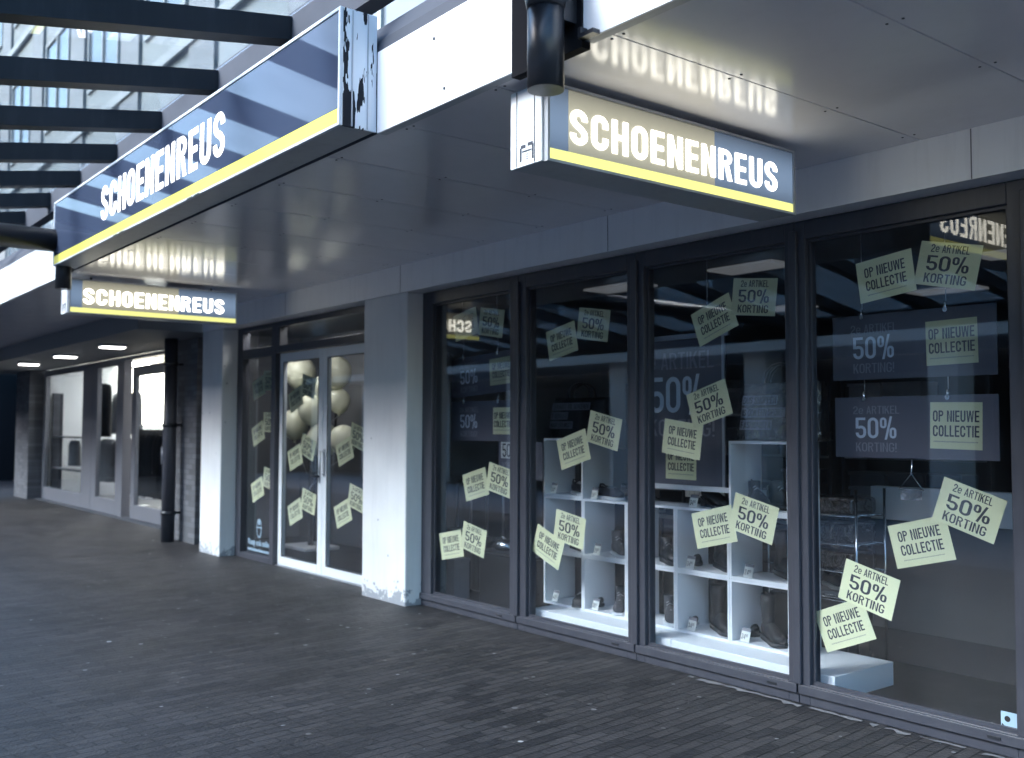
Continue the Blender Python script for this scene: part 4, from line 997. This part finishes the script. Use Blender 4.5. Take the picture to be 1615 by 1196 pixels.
for k_, x, z, a, y, lab in [
 ('OP', 3.474, 2.293, 7.4, .0115, 'left of the top pair ' + P4),
 ('2E', 3.813, 2.310, -12.3, Q, 'right of the top pair ' + P4),
 ('2E', 3.894, 1.110, -18.4, Q, 'biggest and farthest right ' + P4),
 ('OP', 3.645, .931, 14.5, .0115, 'beneath the farthest right one ' + P4),
 ('2E', 3.350, .661, -14.4, Q, 'upper of the lowest pair ' + P4),
 ('OP', 3.201, .450, 22.5, .0115, 'lowest of all ' + P4),
 ('OP', 2.325, 2.162, 20.4, .0115, 'near the top ' + P3),
 ('2E', 2.629, 2.273, -6.5, Q, 'topmost ' + P3),
 ('2E', 2.283, 1.649, 16.8, Q, 'beside the large poster ' + P3),
 ('OP', 2.059, 1.432, -7.8, .0115, 'over the large poster ' + P3),
 ('OP', 2.312, .900, 13.5, .0115, 'left of the lower pair ' + P3),
 ('2E', 2.611, .976, -13.5, Q, 'right of the lower pair ' + P3),
 ('OP', .908, 2.128, 11.5, .0115, 'in the top pair ' + P2),
 ('2E', 1.245, 2.222, -9.0, Q, 'topmost ' + P2),
 ('2E', 1.350, 1.483, -12.0, Q, 'right of the middle pair ' + P2),
 ('OP', 1.032, 1.346, 16.3, .0115, 'left of the middle pair ' + P2),
 ('2E', .995, .782, -9.3, Q, 'upper of the lowest pair ' + P2),
 ('OP', .755, .634, -20.6, .0115, 'tilted steeply at the mullion ' + P2),
 ('OP', -.289, 2.345, 9.8, .0115, 'left of the top pair ' + P1),
 ('2E', .062, 2.333, -9.0, Q, 'right of the top pair ' + P1),
 ('OP', -.142, 1.044, 13.6, .0115, 'left of the middle pair ' + P1),
 ('2E', .179, 1.094, -11.0, Q, 'right of the middle pair ' + P1),
 ('OP', -.478, .532, 11.0, .0115, 'lowest, at the left edge ' + P1),
 ('2E', -.162, .606, -10.5, Q, 'right of the lowest pair ' + P1),
]: paper(k_, x, z, a, lab, .026 - y)
SD, LD, RD = 'on the narrow side light', 'on the left door leaf', 'on the right door leaf'
for k_, x, z, a, y, lab in [
 ('OP', -4.379, 1.946, 14, .0, 'left of the top pair ' + SD), ('2E', -4.078, 2.021, -1, .003, 'right of the top pair ' + SD),
 ('OP', -4.377, 1.426, 18.5, .0, 'left of the middle pair ' + SD), ('2E', -4.069, 1.554, -1, .003, 'right of the middle pair ' + SD),
 ('OP', -4.373, .790, 20, .0, 'left of the lowest pair ' + SD), ('2E', -4.051, .925, -9, .003, 'right of the lowest pair ' + SD),
 ('OP', -3.491, 1.799, 19, .0, 'left of the top pair ' + LD), ('2E', -3.189, 1.931, -12, .003, 'right of the top pair ' + LD),
 ('OP', -3.489, 1.177, 18.5, .0, 'left of the middle pair ' + LD), ('2E', -3.185, 1.292, -17, .003, 'right of the middle pair ' + LD),
 ('OP', -3.473, .597, 21, .0, 'left of the lowest pair ' + LD), ('2E', -3.159, .727, -11, .003, 'right of the lowest pair ' + LD),
 ('2E', -2.124, 1.408, -14, .003, 'upper one half behind the pillar ' + RD), ('OP', -2.396, 1.261, 19, .0, 'left of the upper pair ' + RD),
 ('2E', -2.145, .817, -12, .003, 'lower one half behind the pillar ' + RD), ('OP', -2.420, .652, 20.5, .0, 'left of the lower pair ' + RD),
]: paper(k_, x, z, a, lab, (.003 - y) + (.031 if 'light' in lab else .061))

# small square sticker in the corner of the last pane
m = MB(); m.prism([(4.036, -.0015, .107 + .008), (4.112, -.0015, .107 + .008), (4.112, -.0015, .19), (4.036, -.0015, .19)], (0, .001, 0), 0)
m.poly([(4.066 + .014 * math.cos(a * PI / 6), -.0019, .158 + .014 * math.sin(a * PI / 6)) for a in range(12)], 1)
m.poly([(4.040, -.0019, .118), (4.060, -.0019, .118), (4.040, -.0019, .136)], 1)
o = obj('window_sticker', m, ['labelblue', 'suit']); _props(o, 'small pale blue square sticker in the bottom corner of the rightmost pane', 'sticker', None, None)

def font_polys(mb, body, size, fn, mi=0):
    c = bpy.data.curves.new('f', 'FONT'); c.body = body; c.size = size; c.align_x = 'CENTER'; c.resolution_u = 4; c.offset = size * .015
    o = bpy.data.objects.new('f', c); me = o.to_mesh()
    vs = [fn(v.co.x, v.co.y) for v in me.vertices]; mb.add(vs, [tuple(p.vertices) for p in me.polygons], mi)
    o.to_mesh_clear(); bpy.data.objects.remove(o); bpy.data.curves.remove(c)
m = MB(); fn = lambda a, b: (a - 4.27, .018, b)
font_polys(m, 'Koop ook online', .095, lambda a, b: fn(a * .9, b + .165))
r2 = random.Random(2)
for k in range(30): m.poly([fn(-.30 + k * .02, .095), fn(-.287 + k * .02, .095), fn(-.287 + k * .02, .12 + .01 * r2.random()), fn(-.30 + k * .02, .12)])
for q in stroke([(.0 + .06 * math.cos(R(a)), .36 + .10 * math.sin(R(a))) for a in range(0, 360, 20)], .012, True): m.poly([fn(*p) for p in q])
m.poly([fn(-.054, .365), fn(.054, .365), fn(.054, .375), fn(-.054, .375)]); m.poly([fn(-.018, .40), fn(.018, .40), fn(.018, .445), fn(-.018, .445)])
o = obj('online_decal', m, 'labelblue'); _props(o, 'white computer mouse outline and lettering low on the narrow side light', 'decal', None, None)

# ---- boards hanging behind the glass
def board(x0, z0, wd, ht, y, lab, tilt=0, ztop=None, cat='sign board'):
    t = thing('hanging_board', (x0 + wd / 2, y, z0 + ht / 2), lab, cat, 'slate boards hung in the end windows', rot=(0, R(-tilt), 0))
    X, Z = -wd / 2, -ht / 2; I = (0, 0, .00001)
    m = MB(); m.box(X, -X, 0, .008, Z, -Z); obj('panel', m, 'board', t, rot=I, bevel=.001)
    fn = lambda a, b: (a, -.0008, b)
    m = MB(); put(m, text_polys('2e ARTIKEL', ht * .13, X + wd * .125, -Z - ht * .28, .47, .115, .085, width=wd * .30), fn); put(m, text_polys('KORTING!', ht * .15, X + wd * .14, Z + ht * .10, .47, .115, .085, width=wd * .265), fn); obj('small_lettering', m, 'boardgrey', t, rot=I)
    m = MB(); put(m, text_polys('50%', ht * .34, X + wd * .14, Z + ht * .32, .47, .13, .07, width=wd * .265), fn); obj('large_lettering', m, 'boardblue', t, rot=I)
    for fx in (-.30, .22):
        m = MB(); m.tube([(wd * fx, -.004, -Z - .018), (wd * fx, -.004, -Z + .03)], .008, 10); m.tube([(wd * fx, -.010, -Z - .012), (wd * fx, -.004, -Z - .012)], .013, 10); c = obj('clip', m, 'chrome', t, rot=I)
        if ztop: m = MB(); m.tube([(wd * fx, .004, -Z + .02), (wd * fx, .004, ztop - z0 - ht / 2)], .0022, 6); obj('cord', m, 'alu', t, rot=I)
    return t
board(2.999, 1.772, .935, .360, .25, 'upper slate board hanging in the rightmost pane', ztop=2.71)
board(3.009, 1.340, .927, .335, .25, 'lower slate board hanging in the rightmost pane', ztop=1.770)
board(-.822, 1.78, .935, .335, .25, 'tilted upper slate board hanging beside the broad pillar', tilt=3.0, ztop=2.70)
board(-.817, 1.389, .927, .335, .25, 'lower slate board hanging beside the broad pillar', ztop=1.78)
B_ = 'yellow papers on the hanging boards'
paper('OP', 3.70, 1.950, 1.0, 'on the upper board in the rightmost pane', .2488, B_).scale = (1.06, 1, 1.06)
paper('OP', 3.715, 1.516, -1.2, 'on the lower board in the rightmost pane', .2488, B_).scale = (1.06, 1, 1.1)
paper('OP', -.115, 1.965, 3.2, 'on the tilted board beside the broad pillar', .2480, B_)
paper('OP', -.09, 1.556, 0, 'on the lower board beside the broad pillar', .2488, B_)
t = thing('small_board', (.05, .27, 1.09), 'small dark board with a white 50% card, lowest beside the broad pillar', 'sign board')
m = MB(); m.box(-.16, .40, .262, .270, 1.09, 1.386); obj('panel', m, 'board', t)
m = MB(); m.box(-.125, .105, .2595, .2618, 1.252, 1.384); c = obj('white_card', m, 'card', t)
m = MB(); put(m, text_polys('50%', .11, -.01, 1.262, .47, .13, .07, width=.185, align='c'), lambda a, b: (a, .2588, b)); obj('card_lettering', m, 'ink', c)
m = MB(); put(m, text_polys('KORTING!', .055, .01, 1.165, .47, .115, .085, width=.235, align='c'), lambda a, b: (a, .2612, b)); obj('lettering', m, 'boardgrey', t)

t = thing('large_poster', (1.73, .40, 1.05), 'large slate poster in a pale frame hanging in the third pane', 'poster')
y = .352
m = MB(); m.box(1.325, 2.10, y, y + .006, 1.12, 2.10); obj('sheet', m, 'board', t)
m = MB(); m.box(1.30, 2.16, y - .004, y + .016, 2.102, 2.135); obj('top_rail', m, 'alu', t); m = MB(); m.box(1.30, 2.16, y - .004, y + .016, 1.085, 1.118); obj('bottom_rail', m, 'sign_frame', t)
m = MB(); m.box(2.102, 2.125, y - .002, y + .012, 1.119, 2.101); obj('side_rail', m, 'alu', t); m = MB(); m.box(1.301, 1.323, y - .002, y + .012, 1.119, 2.101); obj('side_rail', m, 'alu', t)
fn = lambda a, b: (a, y - .001, b)
m = MB(); put(m, text_polys('2e ARTIKEL', .115, 1.375, 1.90, .47, .115, .085, width=.66), fn); put(m, text_polys('KORTING!', .115, 1.455, 1.445, .47, .115, .085, width=.585), fn); obj('small_lettering', m, 'boardgrey', t)
m = MB(); put(m, text_polys('50%', .245, 1.462, 1.605, .47, .13, .07, width=.50), fn); obj('large_lettering', m, 'boardblue', t)
for x in (1.45, 1.98):
    m = MB(); m.tube([(x, y + .004, 2.134), (x, y + .004, 2.71)], .0025, 6); obj('cord', m, 'alu', t)
paper('OP', 1.745, 1.265, -.6, 'taped on the large slate poster', y - .0014, B_)

# ---- carrier bags
def bag(name, cx, cy, z0, wd, ht, dp, lines, lab, clear, tx, tz, lh, parent_rot=0):
    t = thing(name, (cx, cy, z0), lab, 'carrier bag')
    rr = random.Random(int(cx * 100)); n = 12
    def sheet(g_, amp):
        m = MB(); rings = []
        for i in range(n + 1):
            f = i / n; z = z0 + ht * f; d2 = dp * (.5 - .32 * f ** 1.5) + g_; ww = wd / 2 + g_
            ring = [(-ww, -d2 * .8), (-ww * .5, -d2 - amp * rr.random()), (0, -d2 - amp * rr.random()), (ww * .5, -d2 - amp * rr.random()), (ww, -d2 * .8), (ww, d2 * .8), (ww * .5, d2), (0, d2), (-ww * .5, d2), (-ww, d2 * .8)]
            rings.append([(cx + a, cy + b, z) for a, b in ring])
        m.loft(rings); return m
    o = obj('body', sheet(0, .006), 'bagblack', t)
    if clear: obj('plastic_cover', sheet(.014, .022), 'plastic', t)
    for s_ in (-1, 1):
        m = MB(); hw = wd * .22
        m.tube([(cx - hw, cy + s_ * dp * .12, z0 + ht - .03)] + [(cx + hw * math.cos(R(a)), cy + s_ * dp * .15, z0 + ht + .02 + .10 * math.sin(R(a))) for a in (180, 150, 120, 90, 60, 30, 0)] + [(cx + hw, cy + s_ * dp * .12, z0 + ht - .03)], .009, 8); obj('handle', m, 'bagblack', t)
    yb = lambda z: cy - dp * (.5 - .32 * ((z - z0) / ht) ** 1.5) - (.0265 if not clear else .016)
    for i, (s, wl) in enumerate(lines):
        zz = tz - i * lh * 1.25
        m = MB(); m.prism([(tx, yb(zz), zz), (tx + wl, yb(zz), zz), (tx + wl, yb(zz + lh), zz + lh), (tx, yb(zz + lh), zz + lh)], (0, .002, 0)); st = obj('print_strip', m, 'bagprint', t)
        m = MB(); put(m, text_polys(s, lh * .66, tx + wl * .04, zz + lh * .17, .5, .12, .09, width=wl * .92), lambda a, b: (a, yb(b) - .001, b)); obj('lettering', m, 'bagblack', st)
    return t
bag('carrier_bag', 2.50, .46, CZ[3] + .004, .56, .36, .20, [('DUS SHOPPEN', .27), ('IS OOK EEN SPORT', .335), ('FASHIONISTA', .245)], 'black printed carrier bag in clear plastic on top of the last stack', True, 2.245, 1.645, .062)
t = thing('bag_stand', (.15, .95, .012), 'dark stand carrying the printed bag behind the first stack', 'stand')
m = MB(); m.box(-.25, .5, .80, 1.15, .013, 1.30); obj('column', m, 'intdark', t); m = MB(); m.box(-.27, .52, .78, 1.17, 1.301, 1.33); obj('top', m, 'intdark', t)
bag('carrier_bag', .12, .93, 1.332, .62, .42, .20, [('EEN KAST VOL SCHOENEN', .475), ('IS GEEN LUXE', .215), ('MAAR EEN MUST!', .29)], 'black carrier bag with white printed strips, standing dark behind the second pane', False, -.17, 1.648, .062)

# ---- luggage and boxes behind the first pane
def suitcase(x, y, wd, ht, lab, hz):
    t = thing('suitcase', (x, y, .012), lab, 'suitcase', 'black suitcases behind the pane next to the pillar')
    m = MB(); m.box(x - wd / 2, x + wd / 2, y, y + .22, .05, ht); obj('shell', m, 'suit', t, bevel=.03, seg=3)
    for k in range(4): m = MB(); m.box(x - wd * .36 + k * wd * .2, x - wd * .36 + k * wd * .2 + .025, y - .006, y + .002, .1, ht - .08); obj('rib', m, 'suit', t)
    hw = wd * .33
    m = MB(); m.tube([(x - hw, y + .15, ht - .02), (x - hw, y + .15, hz - .02), (x - hw + .02, y + .15, hz), (x + hw - .02, y + .15, hz), (x + hw, y + .15, hz - .02), (x + hw, y + .15, ht - .02)], .011, 8); obj('pull_handle', m, 'alu', t)
    for s_ in (-1, 1):
        m = MB(); m.tube([(x + s_ * wd * .38 - .012, y + .12, .04), (x + s_ * wd * .38 + .012, y + .12, .04)], .028, 12); obj('wheel', m, 'blacksole', t)
suitcase(-1.13, .46, .33, .58, 'black suitcase with raised silver handle nearest the broad pillar', 1.0)
suitcase(-.74, .52, .36, .52, 'black suitcase with raised silver handle beside the storage box', .96)
t = thing('pale_box', (-.93, .30, .012), 'plain grey carton standing low at the left edge of the pane', 'box')
m = MB(); m.box(-1.07, -.78, .26, .42, .013, .33); obj('carton', m, 'boxpale', t); m = MB(); m.box(-1.075, -.775, .255, .425, .331, .36); obj('lid', m, 'boxpale', t)
t = thing('storage_box', (-.25, .5, .012), 'black storage box under the crumpled silver bags', 'box')
m = MB(); m.box(-.53, .20, .34, .72, .013, .445); obj('body', m, 'suit', t, bevel=.012); m = MB(); m.box(-.54, .21, .33, .73, .446, .468); obj('lid', m, 'suit', t, bevel=.006)
def foil(x, y, z, s_, lab, seed):
    rr = random.Random(seed); m = MB(); n = 14; rings = []
    for i in range(7):
        f = i / 6; r0 = math.sin(PI * (.12 + .83 * f)) ** .6
        rings.append([(x + s_ * r0 * math.cos(2 * PI * k / n) * rr.uniform(.75, 1.1), y + .5 * s_ * r0 * math.sin(2 * PI * k / n) * rr.uniform(.7, 1.1), z + .10 * f * rr.uniform(.85, 1.1) if i else z) for k in range(n)])
    m.loft(rings)
    o = obj('foil_bag', m, 'foil'); _props(o, lab, 'bag', 'silver bags on the storage box', None)
foil(-.36, .46, .469, .15, 'crumpled silver bag on the storage box, the left one', 1)
foil(-.05, .50, .469, .17, 'crumpled silver bag on the storage box, the right one', 4)

# ---- wire rack with wrapped bags, seen past the last mullion
t = thing('wire_rack', (2.45, .95, .012), 'chrome wire rack of wrapped black goods at the left edge of the rightmost pane', 'rack')
for x in (2.12, 2.78):
    for y in (.80, 1.12): m = MB(); m.tube([(x, y, .013), (x, y, 1.12)], .009, 8); obj('post', m, 'chrome', t)
for z in (.42, .60, .77, .95):
    m = MB()
    for y in (.80, .88, .96, 1.04, 1.12): m.tube([(2.12, y, z), (2.78, y, z)], .0045, 6)
    m.tube([(2.12, .80, z), (2.12, 1.12, z)], .0045, 6); m.tube([(2.78, .80, z), (2.78, 1.12, z)], .0045, 6); obj('wire_shelf', m, 'chrome', t)
for i, (z, h_) in enumerate(((.605, .13), (.776, .14), (.956, .11))):
    t = thing('wrapped_goods', (2.55, .95, z), 'black goods wrapped in clear plastic on the %s shelf of the wire rack' % ('second', 'third', 'top')[i], 'parcel')
    m = MB(); m.box(2.40, 2.73, .84, 1.08, z, z + h_ * .85); obj('contents', m, 'bagblack', t, bevel=.02); m = MB(); m.box(2.385, 2.745, .825, 1.095, z, z + h_); obj('wrapper', m, 'plastic', t, bevel=.025)
t = thing('wire_hook', (3.42, .26, 1.33), 'small wire triangle hanging under the lower slate board', 'hook')
m = MB(); m.tube([(3.47, .254, 1.342), (3.465, .254, 1.26), (3.39, .254, 1.175), (3.53, .254, 1.175), (3.465, .254, 1.26)], .004, 6); obj('wire', m, 'chrome', t)
m = MB(); m.box(3.40, 3.52, .2535, .2555, 1.12, 1.176); obj('plastic_pouch', m, 'plastic', t)

# ---- racks with boxes and more shoes, dim behind the window displays
def rack(x, y, wd, lab, seed):
    t = thing('shoe_rack', (x, y, .012), lab, 'rack')
    for s_ in (0, 1): m = MB(); m.box(x + s_ * (wd - .03), x + s_ * (wd - .03) + .03, y, y + .34, .013, 1.98); obj('upright', m, 'intdark', t)
    rr = random.Random(seed)
    for z in (.12, .50, .88, 1.26, 1.64):
        m = MB(); m.box(x + .031, x + wd - .031, y, y + .34, z - .02, z); obj('shelf', m, 'intwall', t)
        xx = x + .05
        while xx < x + wd - .40:
            bw = rr.choice((.30, .32, .34)); nn = rr.choice((1, 2, 2))
            for q in range(nn):
                zz = z + .001 + q * .126
                b = thing('shoe_box', (xx + bw / 2, y + .15, zz), 'one of the dim shoeboxes filed on the racks deep in the shop', 'box', 'shoeboxes on the back racks')
                mt = rr.choice(('box', 'box', 'boxpale'))
                m = MB(); m.box(xx, xx + bw, y + .03 + rr.random() * .03, y + .30, zz, zz + .095); obj('carton', m, mt, b)
                m = MB(); m.box(xx - .004, xx + bw + .004, y + .026, y + .304, zz + .0955, zz + .122); obj('lid', m, mt, b)
            xx += bw + .03
rack(-1.35, 2.9, 1.15, 'dark shoe rack behind the pane next to the pillar', 1); rack(-.1, 2.9, 1.3, 'dark shoe rack in the middle of the shop wall', 2); rack(1.3, 2.9, 1.3, 'dark shoe rack nearest the grey partition', 3)
t = thing('low_table', (1.6, 1.25, .012), 'low two tier table of shoes behind the white cubes', 'table')
for z in (.40, .80): m = MB(); m.box(.55, 2.55, 1.02, 1.42, z, z + .03); obj('tier', m, 'intwall', t)
for x in (.58, 2.5):
    for y in (1.05, 1.37): m = MB(); m.box(x, x + .03, y, y + .03, .013, .80) if False else m.box(x, x + .03, y, y + .03, .013, .399); m.box(x, x + .03, y, y + .03, .431, .799); obj('leg', m, 'steel', t)
T_ = 'shoes on the low table'
for i, x in enumerate((.72, 1.12, 1.55, 1.95, 2.35)):
    place(('sneaker', 'ankle', 'lowshoe', 'sneaker', 'ankle')[i], x, 1.2, .831, -35, 'shoe number of the upper row'.replace('shoe number of the upper row', ('dark sneaker at the door end of the low table top', 'grey ankle boot second along the low table top', 'black shoe midway along the low table top', 'dark sneaker fourth along the low table top', 'grey ankle boot at the far right of the low table top')[i]), T_)
    place(('lacedboot', 'sneaker', 'ankle', 'lowshoe', 'sneaker')[i], x, 1.2, .431, -35, ('black laced boot at the door end of the lower tier', 'dark sneaker second along the lower tier', 'grey ankle boot midway along the lower tier', 'black shoe fourth along the lower tier', 'dark sneaker at the far right of the lower tier')[i], T_)
t = thing('tag_strip', (1.55, .98, 1.0), 'row of small white hanging tags behind the middle stack', 'tags')
m = MB(); m.tube([(1.20, .98, 1.08), (2.0, .98, 1.08)], .005, 6); m.box(1.195, 1.215, .97, .99, .8315, 1.085); m.box(1.985, 2.005, .97, .99, .8315, 1.085); obj('rod', m, 'steel', t)
for k in range(16): m = MB(); x = 1.225 + k * .047; m.prism([(x, .974, .985), (x + .034, .986, .985), (x + .034, .986, 1.072), (x, .974, 1.072)], (.001, -.002, 0)); obj('tag', m, 'card', t)

# ---- behind the doors
def balloon(x, y, z, r_, lab):
    t = thing('balloon', (x, y, z), lab, 'balloon', 'pale balloons behind the doors')
    m = MB(); prof = [(.0 + .012, -1.28 * r_)] + [(r_ * math.cos(R(a)) * (1 if a > 0 else 1 - .12 * (a / 90) ** 2), r_ * math.sin(R(a)) * (1.05 if a > 0 else 1.25)) for a in range(-80, 90, 10)] + [(.006, r_ * 1.05)]
    m.lathe(prof, (x, y, z), 24); obj('skin', m, 'balloon', t)
    m = MB(); m.lathe([(.006, -1.30 * r_ - .02), (.02, -1.30 * r_ - .018), (.006, -1.28 * r_), (.006, -1.27 * r_)], (x, y, z), 10); obj('knot', m, 'balloon', t)
    m = MB(); m.tube([(x, y, z - 1.3 * r_ - .01), (x + (BX - x) * .4, y, z - 1.3 * r_ - .12), (BX + (x - BX) * .05, y + (.9 - y) * .9, max(.6, z - 1.3 * r_ - .40))], .0025, 5); obj('string', m, 'white', t)
BX = -4.85
for x, y, z, r_, lab in [(-5.12, .92, 2.19, .19, 'largest pale balloon, highest behind the left door leaf'), (-4.68, .86, 1.73, .17, 'pale balloon in the middle of the bunch'), (-5.10, .84, 1.55, .17, 'pale balloon lowest at the left of the bunch'),
    (-4.47, .95, 1.99, .16, 'pale balloon peeping above the middle one'), (-4.16, .92, 2.16, .17, 'pale balloon high behind the right door leaf'), (-4.18, .96, 1.82, .13, 'smallest pale balloon, below the high right one'), (-4.05, .95, 1.36, .16, 'pale balloon lowest behind the right door leaf'), (-4.62, .98, 1.36, .19, 'pale balloon hanging beneath the middle of the bunch')]:
    balloon(x, y, z, r_, lab)
t = thing('balloon_stand', (BX, .95, .012), 'grey pole on a white square foot carrying the balloons', 'stand')
m = MB(); m.box(BX - .32, BX + .32, .72, 1.18, .013, .055); obj('foot', m, 'white', t, bevel=.008); m = MB(); m.tube([(BX, .95, .055), (BX, .95, 1.35)], .035, 12); obj('pole', m, 'partition', t)
t = thing('display_table', (-3.6, 2.4, .012), 'low white table with a dark front panel inside the doors', 'table')
m = MB(); m.box(-4.3, -2.7, 2.1, 2.7, .60, .64); obj('top', m, 'white', t); m = MB(); m.box(-4.25, -2.75, 2.14, 2.66, .013, .599); obj('front_panel', m, 'partition', t)
t = thing('wall_poster', (-4.9, 1.445, 1.3), 'narrow dark poster on the grey wall behind the balloons', 'poster')
m = MB(); m.box(-5.35, -5.15, 1.436, 1.448, 1.35, 1.85); obj('sheet', m, 'suit', t); m = MB(); m.box(-5.32, -5.18, 1.433, 1.4355, 1.5, 1.7); obj('picture', m, 'boardgrey', t)
t = thing('till_counter', (-2.6, 4.0, .012), 'grey till counter with a dark screen at the back of the doorway', 'counter')
m = MB(); m.box(-3.6, -1.7, 3.8, 4.4, .013, 1.05); obj('cabinet', m, 'partition', t); m = MB(); m.box(-3.65, -1.65, 3.75, 4.45, 1.051, 1.09); obj('worktop', m, 'white', t)
m = MB(); m.box(-3.0, -2.6, 3.95, 4.0, 1.15, 1.45); m.box(-2.85, -2.75, 3.96, 4.1, 1.0905, 1.149); obj('till_screen', m, 'suit', t)
